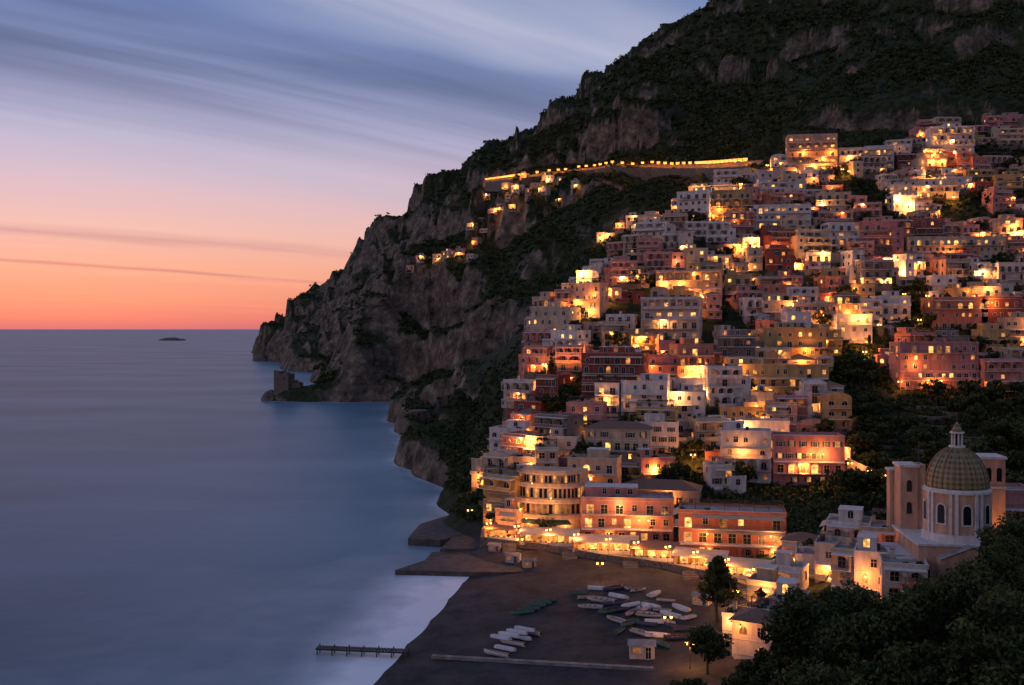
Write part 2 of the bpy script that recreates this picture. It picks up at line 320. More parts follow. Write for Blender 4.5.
def floor_front(m,P,a0,a1,z,fh,kind,r,lp,near,arch,shut,bay=None):
    Lw=a1-a0; nb=max(1,int(Lw/(bay or r.uniform(2.5,4.0)))); bw=Lw/nb
    if kind=='arcade':
        dep=2.0; zt=z+fh-.25
        m.fbox(P,a0,a1,.002,dep+.15,zt,z+fh-.05,TRIM)
        for i in range(nb+1):
            q=a0+bw*i; q0=max(a0,q-.22); q1=min(a1,q+.22)
            m.fbox(P,q0,q1,dep-.4,dep,z,zt,WALL)
        for i in range(nb):
            q0=a0+bw*i+.22; q1=a0+bw*(i+1)-.22; rr_=(q1-q0)/2; cx=(q0+q1)/2; zs=max(z+1.2,zt-.15-rr_); hh=min(rr_,zt-.15-zs)
            k=8
            for j in range(k):
                t0=math.pi*j/k; t1_=math.pi*(j+1)/k
                x0=cx-rr_*math.cos(t0); x1=cx-rr_*math.cos(t1_); y0=zs+hh*math.sin(t0); y1=zs+hh*math.sin(t1_)
                m.poly([P(x0,dep-.2,y0),P(x1,dep-.2,y1),P(x1,dep-.2,zt),P(x0,dep-.2,zt)],WALL)
        rail(m,P,a0,a1,dep,z,'solid' if r.random()<.5 else 'bar',near)
        m.fbox(P,a0,a1,.002,dep,z-.15,z,TRIM)
    if kind=='balcony':
        e0=a0+(r.random()*Lw*.3 if r.random()<.4 else .1); e1=a1-(r.random()*Lw*.3 if r.random()<.3 else .1)
        m.fbox(P,e0,e1,.002,1.35,z-.16,z,TRIM); rail(m,P,e0,e1,1.35,z,r.choice(['solid','bar','bar']),near)
        if r.random()<.3: m.poly([P(e0,.05,z+fh-.4),P(e1,.05,z+fh-.4),P(e1,1.6,z+fh-.95),P(e0,1.6,z+fh-.95)],AWN)
    for i in range(nb):
        if r.random()<.14: continue
        a=a0+bw*(i+.5)+r.uniform(-.15,.15); door=kind in('balcony','arcade') and r.random()<.75
        ww=r.uniform(.95,1.35) if not door else r.uniform(1.4,1.9); wh=r.uniform(1.3,1.75) if not door else 2.3; zz=z+.85 if not door else z+.06
        ww=min(ww,bw*.55)
        window(m,P,a,zz,ww,min(wh,fh-.5),litm(r,lp),arch and r.random()<.8,near,shut and not arch and bw>2.8 and not door)
PLANTS=[]
def house(x,y,z,w,dp,floors,fh,col,yaw,lp,r,near=True,kinds=None,roof='flat',name='hillside_house',arch=None,lampn=0,lampp=350,found=9,shut=None,wing=False):
    m=MB(); h=floors*fh
    if arch is None: arch=r.random()<.4
    if shut is None: shut=r.random()<.3
    hw=w/2
    m.box(-hw,hw,0,dp,-.2,h,WALL)
    m.box(-hw-.05,hw+.05,-.05,dp,-found,-.2,STONE if r.random()<.6 else WALL)
    front=lambda a,o,q:(a,-o,q); left=lambda a,o,q:(-hw-o,a,q); right=lambda a,o,q:(hw+o,a,q)
    if kinds is None: kinds=[r.choice(['win','balcony','balcony','arcade','arcade']) for _ in range(floors)]
    cs,sn=math.cos(yaw),math.sin(yaw)
    def wl(lx,ly,lz): return (x+cs*lx-sn*ly,y+sn*lx+cs*ly,z+lz)
    for i in range(floors):
        floor_front(m,front,-hw+.3,hw-.3,i*fh+.02,fh,kinds[i%len(kinds)],r,lp,near,arch,shut)
        if i>0 or floors==1:
            floor_front(m,left,.6,dp-.6,i*fh+.02,fh,'win' if r.random()<.7 else 'balcony',r,lp*.6,near,arch,False,3.6)
        floor_front(m,right,.6,dp-.6,i*fh+.02,fh,'win',r,lp*.5,near,arch,False,4)
        if r.random()<.5: m.fbox(front,-hw-.02,hw+.02,.0,.09,i*fh+fh-.1,i*fh+fh+.06,TRIM)
        if kinds[i%len(kinds)]!='win' and r.random()<.4:
            PLANTS.append((*wl(r.uniform(-hw+.5,hw-.5),-1.3,i*fh+.7),r.uniform(.4,.8)))
    if wing:
        sd=r.choice([-1,1]); ww_=r.uniform(3,5.5); fo=r.uniform(.8,3.5); wf=max(1,floors-r.choice([1,1,2])); wh_=wf*fh-.15
        xa=(hw-ww_*.5) if sd>0 else -hw-ww_*.5; xb=xa+ww_
        m.box(xa,xb,-fo,dp*.7,-found,wh_,WALL); wfr=lambda a,o,q:(a,-fo-o,q)
        for i in range(wf): floor_front(m,wfr,xa+.3,xb-.3,i*fh+.02,fh,'win',r,lp,near,not arch,False,2.6)
        m.box(xa-.08,xb+.08,-fo-.08,-fo+.2,wh_,wh_+.8,WALL); m.box(xa-.08,xa+.18,-fo+.2,dp*.7,wh_,wh_+.8,WALL); m.box(xb-.18,xb+.08,-fo+.2,dp*.7,wh_,wh_+.8,WALL); m.box(xa+.2,xb-.2,-fo+.22,dp*.69,wh_,wh_+.05,ROOF)
        ya=-r.uniform(2.2,4.5); tx0,tx1=(-hw,xa-.02) if sd>0 else (xb+.02,hw)
        m.box(tx0,tx1,ya,-.06,-found,-.25,STONE); m.box(tx0,tx1,ya,ya+.2,-.25,.6,r.choice([WALL,STONE])); m.box(tx0+.02,tx1-.02,ya+.2,-.08,-.25,-.2,TILE)
        for _ in range(r.choice([1,2,3])): PLANTS.append((*wl(r.uniform(tx0,tx1),ya-.1,r.uniform(-.4,.6)),r.uniform(.6,1.3)))
    if roof=='flat':
        m.box(-hw+.25,hw-.25,.25,dp-.25,h,h+.06,ROOF)
        pz=h+.7
        m.box(-hw-.1,hw+.1,-.12,.2,h,pz,WALL); m.box(-hw-.1,-hw+.2,.2,dp,h,pz,WALL); m.box(hw-.2,hw+.1,.2,dp,h,pz,WALL); m.box(-hw+.2,hw-.2,dp-.3,dp,h,pz,WALL)
        m.box(-hw-.16,hw+.16,-.18,.24,pz,pz+.08,TRIM)
        if r.random()<.35:
            for _ in range(2): PLANTS.append((*wl(r.uniform(-hw+.6,hw-.6),r.uniform(.6,2),h+.8),r.uniform(.5,1.0)))
        q=r.random()
        if q<.45:
            s0=-hw+r.random()*hw*.8; s1=min(hw-.3,s0+w*r.uniform(.3,.6)); y0=dp*r.uniform(.35,.55)
            m.box(s0,s1,y0,dp-.35,h+.06,h+2.7,WALL); m.box(s0-.1,s1+.1,y0-.15,dp-.33,h+2.7,h+2.85,TRIM)
            fr=lambda a,o,q_:(a,y0-o,q_); floor_front(m,fr,s0+.2,s1-.2,h+.1,2.6,'win',r,lp,near,arch,False)
        elif q<.65:
            y1=dp*.5
            for px in np.linspace(-hw+.5,hw-.5,max(2,int(w/3))):
                m.box(px-.07,px+.07,.4,.54,h+.06,h+2.5,METAL); m.box(px-.05,px+.05,.2,y1,h+2.5,h+2.62,METAL)
            m.box(-hw+.3,hw-.3,.42,.52,h+2.38,h+2.5,METAL)
            for k in range(5): yy=.6+k*(y1-.8)/4; m.box(-hw+.3,hw-.3,yy,yy+.06,h+2.62,h+2.68,METAL)
            if r.random()<.6:
                for _ in range(3): PLANTS.append((*wl(r.uniform(-hw+.6,hw-.6),r.uniform(.6,y1),h+2.8),r.uniform(.6,1.0)))
        if r.random()<.7: cx=r.uniform(-hw+.8,hw-.8); m.box(cx-.35,cx+.35,dp-1.6,dp-.9,h+.06,h+1.9,WALL); m.box(cx-.42,cx+.42,dp-1.67,dp-.83,h+1.9,h+2.0,TILE)
        if r.random()<.4: cx=r.uniform(-hw+1,hw-1); m.cyl(cx,dp*.7,h+.06,h+1.3,.5,.5,10,METAL)
    elif roof=='hip':
        e=.5; rz=h+min(w,dp)*.22; rx=max(.2,hw-dp/2)
        a=(-hw-e,-e,h+.02);b_=(hw+e,-e,h+.02);c_=(hw+e,dp+e,h+.02);d_=(-hw-e,dp+e,h+.02);p=(-rx,dp/2,rz);q=(rx,dp/2,rz)
        m.poly([a,b_,q,p],TILE);m.poly([b_,c_,q],TILE);m.poly([c_,d_,p,q],TILE);m.poly([d_,a,p],TILE); m.box(-hw-e,hw+e,-e,dp+e,h-.12,h+.01,TRIM)
    elif roof=='vault':
        k=10; vs=min(.35,1.7/hw)
        for i in range(k):
            t0=math.pi*i/k;t1_=math.pi*(i+1)/k; f=lambda t:(-hw*math.cos(t),h+hw*vs*math.sin(t))
            (xa,za),(xb,zb)=f(t0),f(t1_); m.poly([(xa,0,za),(xb,0,zb),(xb,dp,zb),(xa,dp,za)],ROOF); m.poly([(xa,0,h),(xb,0,h),(xb,0,zb),(xa,0,za)],WALL)
    o=m.obj(name,hmats(col),(x,y,z),yaw)
    for _ in range(lampn):
        lx=r.uniform(-hw*.8,hw*.8); k=r.randrange(max(1,min(floors,3))); lz=k*fh+2.3
        lamp('wall',*wl(lx,-.02,lz),lampp*r.uniform(.6,1.5),yaw)
    return o
FOOT=[]
def free(x,y,rad):
    for a,b_,q in FOOT:
        if (a-x)**2+(b_-y)**2<(q+rad)**2: return False
    return True
def slope_yaw(x,y):
    e=14; gx=(ground(x+e,y)-ground(x-e,y)); gy=(ground(x,y+e)-ground(x,y-e))
    return max(-.75,min(.5,math.atan2(-gx,gy if gy>0.01 else .01)))
HB=[(787,838,172,136,'peach','flat',['balcony','arcade'],.85,-.15,5),
(720,772,482,433,'white','flat',['win','arcade','balcony'],.4,-.2,1),
(772,846,485,438,'rose','flat',['win','arcade','win'],.65,-.12,4),
(620,668,420,383,'white','flat',['balcony','win'],.1,-.3,0),
(664,705,422,395,'white','flat',['win','balcony'],.3,-.25,1),
(724,832,398,368,'ochre','flat',['win','balcony'],.25,-.05,1),
(762,828,366,330,'ochre','flat',['balcony','win'],.2,-.08,1),
(722,765,366,345,'grey','flat',['balcony'],.2,-.05,0),
(897,982,390,345,'rose','flat',['win','balcony','win'],.5,.02,2),
(982,1024,392,362,'pink','flat',['arcade','win'],.3,.1,1),
(580,645,402,356,'red','flat',['balcony','balcony','balcony'],.2,-.3,1),
(836,873,345,318,'white','flat',['balcony','win'],.5,-.1,2),
(703,752,222,192,'ochre','flat',['arcade','balcony'],.8,-.25,4),
(583,652,462,430,'cream','hip',['win','balcony'],.25,-.2,0),
(566,618,500,462,'cream','flat',['balcony','arcade'],.35,-.25,1),
(618,700,505,490,'grey','hip',['balcony'],.3,-.25,1),
(655,722,300,274,'peach','flat',['arcade','win'],.85,-.3,4),
(735,790,452,425,'white','flat',['arcade','balcony'],.4,-.2,1),
(905,1008,262,240,'cream','flat',['balcony','win'],.45,-.05,1),
(930,990,330,300,'salmon','flat',['balcony','win'],.35,0,0),
(980,1024,330,300,'red','flat',['win'],.3,0,1),
(750,812,238,208,'white','flat',['balcony'],.3,-.15,1),
(640,700,340,300,'white2','flat',['balcony','arcade'],.3,-.3,1),
(880,960,200,182,'white2','flat',['win','arcade'],.4,-.1,2),
(930,975,160,128,'white','flat',['arcade','balcony'],.5,-.1,2),
(838,895,170,150,'white','flat',['balcony'],.5,-.1,2),
(470,500,488,462,'cream','flat',['win','balcony'],.5,-.6,1),
(530,570,345,310,'cream','flat',['win'],.2,-.5,0),
(573,600,318,285,'peach','flat',['balcony','win'],.6,-.5,3),
(688,738,200,188,'cream','flat',['win'],.7,-.3,2)]
def foot_add(x,y,w,dp,yaw):
    k=max(1,int(w/7))
    for i in range(k):
        a=(-w/2+w*(i+.5)/k); FOOT.append((x+math.cos(yaw)*a-math.sin(yaw)*dp*.5,y+math.sin(yaw)*a+math.cos(yaw)*dp*.5,5.2))
for (u0,u1,vb,vt,col,roof,kinds,lp,yaw,ln) in HB:
    p=locate((u0+u1)/2,vb)
    if p is None: continue
    x,y,z=p; w=(u1-u0)/1000*y/ math.cos(yaw)*.93; h=(vb-vt)/1000*y; fl=max(1,round(h/3.5)); fh=h/fl; dp=R.uniform(9,12)
    house(x,y,z,w,dp,fl,fh,col,yaw,lp,R,near=y<420,kinds=kinds,roof=roof,lampn=ln,lampp=1500,name='hotel_building' if w>22 else 'hillside_house')
    foot_add(x,y,w,dp,yaw)
for uc,d,w,z,fl,fh,col,yaw in [(732,243,25.5,4.2,3,3.6,'salmon',-.2),(627,261,24,4.4,3,3.6,'pink',-.13)]:
    x=(uc-512)/1000*d; house(x,d,z,w,11,fl,fh,col,yaw,.3,R,near=True,kinds=['arcade','balcony','balcony'],lampn=4,lampp=700,name='waterfront_hotel',arch=False)
    foot_add(x,d,w,11,yaw)
def inpoly(u,v,poly):
    c_=False; j=len(poly)-1
    for i in range(len(poly)):
        (a,b_),(c2,d2)=poly[i],poly[j]
        if (b_>v)!=(d2>v) and u<(c2-a)*(v-b_)/(d2-b_)+a: c_=not c_
        j=i
    return c_
TOWN=[(478,520),(492,478),(512,430),(528,370),(545,320),(575,288),(640,240),(700,198),(760,172),(850,158),(930,130),(1130,118),(1130,395),(1000,395),(895,392),(845,350),(838,480),(722,492),(700,510),(600,512),(540,540),(490,540)]
GARD=[[(833,345),(888,325),(895,392),(836,400)],[(640,300),(655,300),(640,330),(630,320)],[(940,200),(1024,215),(1024,235),(930,225)],[(850,175),(880,180),(885,215),(845,205)],[(700,300),(730,300),(728,322),(700,318)],[(700,465),(722,440),(722,490),(690,488)],[(560,400),(590,410),(570,430),(545,420)],[(890,300),(925,290),(925,318),(885,320)],[(1000,270),(1030,270),(1030,300),(990,295)],[(690,240),(720,235),(715,262),(690,262)]]
HOT=[(800,165),(720,205),(615,292),(650,288),(690,285),(740,268),(795,265),(800,300),(790,335),(820,455),(935,180),(945,165),(600,300),(850,325),(885,275),(930,295),(985,292),(865,160),(560,395),(640,350),(700,385),(520,470),(740,440),(970,330),(900,215),(1000,250),(580,300)]
cols=['white']*6+['white2']*4+['cream']*4+['peach']*4+['pink']*4+['rose']*2+['salmon']*2+['ochre']*3+['grey','red','stonew']
yrow=267.0
while yrow<600:
    x=-60.0
    while x<420:
        w=R.uniform(6,14.5)*(1+.15*(yrow>450)); xc=x+w/2; y=yrow+R.uniform(-3,3)
        z=ground(xc,y); u=512+xc/y*1000; v=329-(z-CAMZ)/y*1000
        x+=w*.8+R.uniform(0,2.6)
        if not inpoly(u,v,TOWN) or any(inpoly(u,v,g_) for g_ in GARD) or R.random()<.08: continue
        if not free(xc,y+4,min(w,11)*.33): continue
        yaw=slope_yaw(xc,y)*.8+R.uniform(-.28,.28)
        fl=R.choice([1,1,2,2,3,3,3,4]) if v>200 else R.choice([1,2,2,3])
        lamps=1 if R.random()<.30 else 0; pw=R.choice([400,900,2200]); lp=R.choice([.04,.1,.2,.4])
        hd=min(math.hypot(u-a,(v-b_)*1.6) for a,b_ in HOT)
        if hd<16: lamps=3; pw=2800; lp=.6
        elif R.random()<.05: lamps=2; pw=2200
        house(xc,y,z-.3+R.uniform(-.8,1.6),w,R.uniform(8,10.5),fl,R.uniform(2.9,3.5),R.choice(cols),yaw,lp,R,near=y<400,roof=R.choice(['flat']*8+['hip','hip','vault']) if w<11 else 'flat',lampn=lamps,lampp=pw,wing=R.random()<.6)
        FOOT.append((xc-math.sin(yaw)*4,y+4,min(w,11)*.38))
    yrow+=9.0
for u,v in [(437,262),(446,258),(452,262),(460,256),(470,232),(480,226),(492,215),(500,212),(508,205),(515,200),(520,192),(528,196),(535,190),(542,198),(550,188),(560,184),(505,190),(490,198),(470,262),(475,246),(600,243),(610,240),(620,238),(632,232),(640,236),(560,205),(420,268),(545,183),(523,184),(495,222),(512,218),(410,274),(484,236),(575,196)]:
    p=locate(u,v,420)
    if p is None: continue
    x,y,z=p; house(x,y,z-.5,R.uniform(5,9),7,R.choice([1,2,2]),3.0,R.choice(['white2','cream','peach']),-.4+R.uniform(-.3,.3),.3,R,near=False,lampn=R.choice([0,1,1]),lampp=2200)
    FOOT.append((x,y+4,6))
# ---------------------------------------------------------------- roads with lamps
def path_wall(name,pts,h,th,m,dmin=120):
    w=[]
    for (u,v) in pts:
        p=locate(u,v,dmin)
        if p: w.append(p)
    b_=MB()
    for p,q in zip(w[:-1],w[1:]):
        dx,dy=q[0]-p[0],q[1]-p[1]; l=math.hypot(dx,dy) or 1; nx,ny=-dy/l*th/2,dx/l*th/2
        b_.hexa([(p[0]-nx,p[1]-ny,p[2]-5),(q[0]-nx,q[1]-ny,q[2]-5),(q[0]+nx,q[1]+ny,q[2]-5),(p[0]+nx,p[1]+ny,p[2]-5),
                 (p[0]-nx,p[1]-ny,p[2]+h),(q[0]-nx,q[1]-ny,q[2]+h),(q[0]+nx,q[1]+ny,q[2]+h),(p[0]+nx,p[1]+ny,p[2]+h)],0)
    b_.obj(name,[m]); return w
def road_strip(name,keys,width,spacing,power):
    pts=[]
    for (x0,y0,z0),(x1,y1,z1) in zip(keys[:-1],keys[1:]):
        l=math.dist((x0,y0),(x1,y1)); k=max(1,round(l/spacing))
        for i in range(k): t=i/k; pts.append((x0+(x1-x0)*t,y0+(y1-y0)*t,z0+(z1-z0)*t))
    pts.append(keys[-1]); b_=MB()
    nrm=[]
    for i in range(len(pts)):
        p,q=pts[max(0,i-1)],pts[min(len(pts)-1,i+1)]; dx,dy=q[0]-p[0],q[1]-p[1]; l=math.hypot(dx,dy) or 1; nx,ny=-dy/l,dx/l
        if nx*-.5+ny*-.86<0: nx,ny=-nx,-ny
        nrm.append((nx,ny))
    wf=width/2
    for i in range(len(pts)-1):
        p,q=pts[i],pts[i+1]; a,c_=nrm[i],nrm[i+1]
        A_=lambda s,z:(p[0]+a[0]*s,p[1]+a[1]*s,p[2]+z); B_=lambda s,z:(q[0]+c_[0]*s,q[1]+c_[1]*s,q[2]+z)
        b_.hexa([A_(wf,-12),B_(wf,-12),B_(-wf,-12),A_(-wf,-12),A_(wf,0),B_(wf,0),B_(-wf,0),A_(-wf,0)],0)
        b_.hexa([A_(wf+.3,-12),B_(wf+.3,-12),B_(wf+.003,-12),A_(wf+.003,-12),A_(wf+.3,.9),B_(wf+.3,.9),B_(wf+.003,.9),A_(wf+.003,.9)],1)
        b_.hexa([A_(-wf-.02,-1),B_(-wf-.02,-1),B_(-wf-1.5,-1),A_(-wf-1.5,-1),A_(-wf-.02,3.5),B_(-wf-.02,3.5),B_(-wf-1.5,4.5),A_(-wf-1.5,4.5)],1)
        lamp('post',*A_(wf-.9,0),power*R.uniform(.4,1.5),R.uniform(-.4,.4),ME_POSTB,(1,.28,.035))
    b_.obj(name,[noisy(name+'_asphalt',(.04,.04,.04),(.07,.065,.06)),noisy('road_wall_stone',(.06,.05,.04),(.22,.17,.12),scale=.6)])
ks=[]
for u,v,d in [(488,193,985),(505,185,960),(525,181,935),(548,178,925),(565,175,900),(580,173,890),(597,171,875),(615,170,860),(635,170,840),(655,170,825),(675,170,790),(700,170,765),(722,171,735),(755,171,700)]:
    p=locate(u,v,560)
    if p: ks.append(list(p))
dsm=[k[1] for k in ks]
for _ in range(4): dsm=[dsm[0]]+[(dsm[i-1]+dsm[i]+dsm[i+1])/3 for i in range(1,len(dsm)-1)]+[dsm[-1]]
ks2=[]
for k,d in zip(ks,dsm):
    d=min(d,k[1])-3; u=512+k[0]/k[1]*1000; v=329-(k[2]-CAMZ)/k[1]*1000; ks2.append(sv(u,v,d))
road_strip('mountain_road',ks2,7,13.5,3200)
cnt=0
for _ in range(1200):
    if cnt>60: break
    u=R.uniform(500,1024); v=R.uniform(150,540)
    if not inpoly(u,v,TOWN): continue
    p=locate(u,v)
    if not p or not free(p[0],p[1],.9): continue
    lamp('post',p[0],p[1],p[2],R.choice([1200,2000,3200]),R.random()); FOOT.append((p[0],p[1],1.2)); cnt+=1
for u,v in [(850,480),(870,486),(888,492),(905,500),(940,395),(900,395),(990,200)]:
    p=locate(u,v)
    if p: lamp('post',*p,1200,0)
path_wall('garden_ramp_wall',[(848,470),(865,478),(885,486),(905,494)],3.2,.5,WALLS['cream'])
for i in range(26):
    v=R.uniform(398,520); u=R.uniform(850,985)
    p=locate(u,v)
    if p: path_wall('retaining_wall',[(u,v),(u+18,v+1),(u+36,v+1)],1.2,.5,M_STONE)
# ---------------------------------------------------------------- promenade & quay
m=MB()
M_PAVE=noisy('paving',(.12,.105,.09),(.24,.21,.18),scale=.8)
prom=[sv(480,0,266)[:2],sv(540,0,258)[:2],sv(600,0,246)[:2],sv(660,0,238)[:2],sv(720,0,226)[:2],sv(775,0,206)[:2]]
for k_,(p,q) in enumerate(zip(prom[:-1],prom[1:])):
    zt=3.9
    m.hexa([(p[0],p[1],-1),(q[0],q[1],-1),(q[0],q[1]+22,-1),(p[0],p[1]+22,-1),(p[0],p[1],zt),(q[0],q[1],zt),(q[0],q[1]+22,zt),(p[0],p[1]+22,zt)],0)
    m.hexa([(p[0],p[1]-.3,-1),(q[0],q[1]-.3,-1),(q[0],q[1]-.003,-1),(p[0],p[1]-.003,-1),(p[0],p[1]-.3,zt+.8),(q[0],q[1]-.3,zt+.8),(q[0],q[1]-.003,zt+.8),(p[0],p[1]-.003,zt+.8)],1)
    cx,cy=(p[0]+q[0])/2,(p[1]+q[1])/2
    for s_ in range(7): m.box(cx-1.8,cx+1.8,cy-1.6-s_*.5,cy-1.1-s_*.5,0,zt+.2-s_*.27,0)
m.obj('promenade',[M_PAVE,M_STONE])
for i in range(len(prom)-1):
    for t in (0.15,.62):
        p,q=prom[i],prom[i+1]; lamp('post',p[0]+(q[0]-p[0])*t,p[1]+(q[1]-p[1])*t+1.2,3.9,1500,.5)
def slab(name,pts,z0,z1,mt):
    m=MB(); nn=len(pts)
    lo=[(x,y,z0) for x,y in pts]; hi=[(x,y,z1) for x,y in pts]
    m.poly(hi,0)
    for i in range(nn): j=(i+1)%nn; m.poly([lo[i],lo[j],hi[j],hi[i]],0)
    return m.obj(name,[mt])
def uvz(u,v,z): d=(CAMZ-z)*1000/(v-329); return ((u-512)/1000*d,d)
M_QUAY=noisy('quay_concrete',(.03,.027,.025),(.11,.095,.085),scale=.5,bump=.1)
slab('stone_quay',[uvz(395,570,1.2),uvz(478,572,1.2),uvz(560,572,1.2),uvz(580,560,1.2),uvz(500,548,1.2),uvz(432,552,1.2),uvz(425,560,1.2)],-2,1.2,M_QUAY)
slab('stone_quay',[uvz(408,538,2),uvz(440,540,2),uvz(480,530,2),uvz(500,515,2),uvz(470,512,2),uvz(445,516,2),uvz(420,524,2)],-2,2,M_QUAY)
slab('stone_quay',[uvz(440,549,1.9),uvz(500,548,1.9),uvz(500,528,1.9),uvz(455,534,1.9)],-2,1.9,M_QUAY)
for u,v in [(468,497),(476,493),(470,520),(492,530)]:
    x,y=uvz(u,v,4); lamp('post',x,y,2.4,2500,0)
def pavilion(x,y,z,w,dp,h,yaw,name='beach_restaurant'):
    m=MB(); hw=w/2
    m.box(-hw,hw,dp-.3,dp,0,h,0); m.box(-hw,-hw+.2,0,dp-.3,0,h,0)
    k=max(2,int(w/3))
    for i in range(k+1):
        a=-hw+.25+(w-.5)*i/k; m.box(a-.1,a+.1,0,.2,0,h-.3,1)
    rm=R.choice([10,10,8])
    m.hexa([(-hw-.4,-1,h-.4),(hw+.4,-1,h-.4),(hw+.4,dp+.2,h+.4),(-hw-.4,dp+.2,h+.4),(-hw-.4,-1,h-.28),(hw+.4,-1,h-.28),(hw+.4,dp+.2,h+.52),(-hw-.4,dp+.2,h+.52)],rm)
    for i in range(k):
        a=-hw+.25+(w-.5)*(i+.5)/k; m.poly([(a-.9,dp-.34,.1),(a+.9,dp-.34,.1),(a+.9,dp-.34,2.3),(a-.9,dp-.34,2.3)],R.choice([3,3,4]))
        m.box(a-.5,a+.5,1.2,2.0,.68,.75,1); m.cyl(a,1.6,0,.68,.05,.05,6,11)
        for sx_ in (-.8,.8): m.box(a+sx_-.2,a+sx_+.2,1.4,1.8,.4,.46,11); m.box(a+sx_-.2,a+sx_+.2,1.4,1.44,.0,.9,11)
    m.box(-hw,hw,0.01,.08,.0,.8,1)
    o=m.obj(name,hmats('peach'),(x,y,z),yaw)
    for i in range(max(1,int(w/8))):
        a=-hw+w*(i+.5)/max(1,int(w/8)); l=bpy.data.objects.new('light',light_data(1000,(1,.40,.09),.4)); bpy.context.scene.collection.objects.link(l); l.parent=o; l.location=(a,dp*.5,h-.9)
for u,d,w,yw in [(500,264,9,-.2),(548,257,15,-.2),(605,248,16,-.15),(658,240,13,-.2),(700,232,12,-.35),(738,223,13,-.4),(770,213,9,-.5)]:
    pavilion((u-512)/1000*d,d+1.5,3.95,w,5,3.2,yw)
def terrace_rest(x,y,z):
    m=MB(); n_=24
    for k,(rad,z0,z1) in enumerate([(13.5,-6,3.2),(12,3.2,7.2),(10,7.2,11.2),(8.5,11.2,14.6)]):
        pts=[(rad*math.cos(a),-rad*.75*math.sin(a)) for a in np.linspace(0,math.pi,n_)]
        for p,q in zip(pts[:-1],pts[1:]):
            m.poly([(p[0],p[1],z0),(q[0],q[1],z0),(q[0],q[1],z1-.3),(p[0],p[1],z1-.3)],0)
            f=1.1
            m.hexa([(p[0]*.8,p[1]*.8,z1-.3),(q[0]*.8,q[1]*.8,z1-.3),(q[0]*f,q[1]*f,z1-.3),(p[0]*f,p[1]*f,z1-.3),(p[0]*.8,p[1]*.8,z1),(q[0]*.8,q[1]*.8,z1),(q[0]*f,q[1]*f,z1),(p[0]*f,p[1]*f,z1)],1)
            m.poly([(p[0]*f,p[1]*f,z1),(q[0]*f,q[1]*f,z1),(q[0]*f,q[1]*f,z1+.9),(p[0]*f,p[1]*f,z1+.9)],0)
            cx,cy=(p[0]+q[0])/2*1.006,(p[1]+q[1])/2*1.006; dx,dy=(q[0]-p[0])*.3,(q[1]-p[1])*.3
            if z0>-5: m.poly([(cx-dx,cy-dy,z0+.9),(cx+dx,cy+dy,z0+.9),(cx+dx,cy+dy,z1-.6),(cx-dx,cy-dy,z1-.6)],R.choice([L2,L3,DARK,DARK]))
        m.poly([(p[0]*.95,p[1]*.95,z1+.01) for p in pts],6)
    m.box(-9,9,0,8,0,14.6,0)
    pts=[(16.5*math.cos(a),-16.5*.75*math.sin(a)) for a in np.linspace(math.pi*.3,math.pi,12)]
    for p,q in zip(pts[:-1],pts[1:]): m.poly([(p[0],p[1],1.8),(q[0],q[1],1.8),(q[0]*.82,q[1]*.82,2.9),(p[0]*.82,p[1]*.82,2.9)],9)
    m.obj('terrace_restaurant',hmats('cream'),(x,y,z),-.35)
x,y,z=locate(550,532); terrace_rest(x,y+6,z+1)
for dx_,dz_ in ((-14,1),(-6,1.2),(4,1),(10,4.5),(-8,5),(0,8.2),(-5,12)):
    lamp('wall',x+dx_,y-5+abs(dx_)*.35,z+dz_+1.5,450,0)
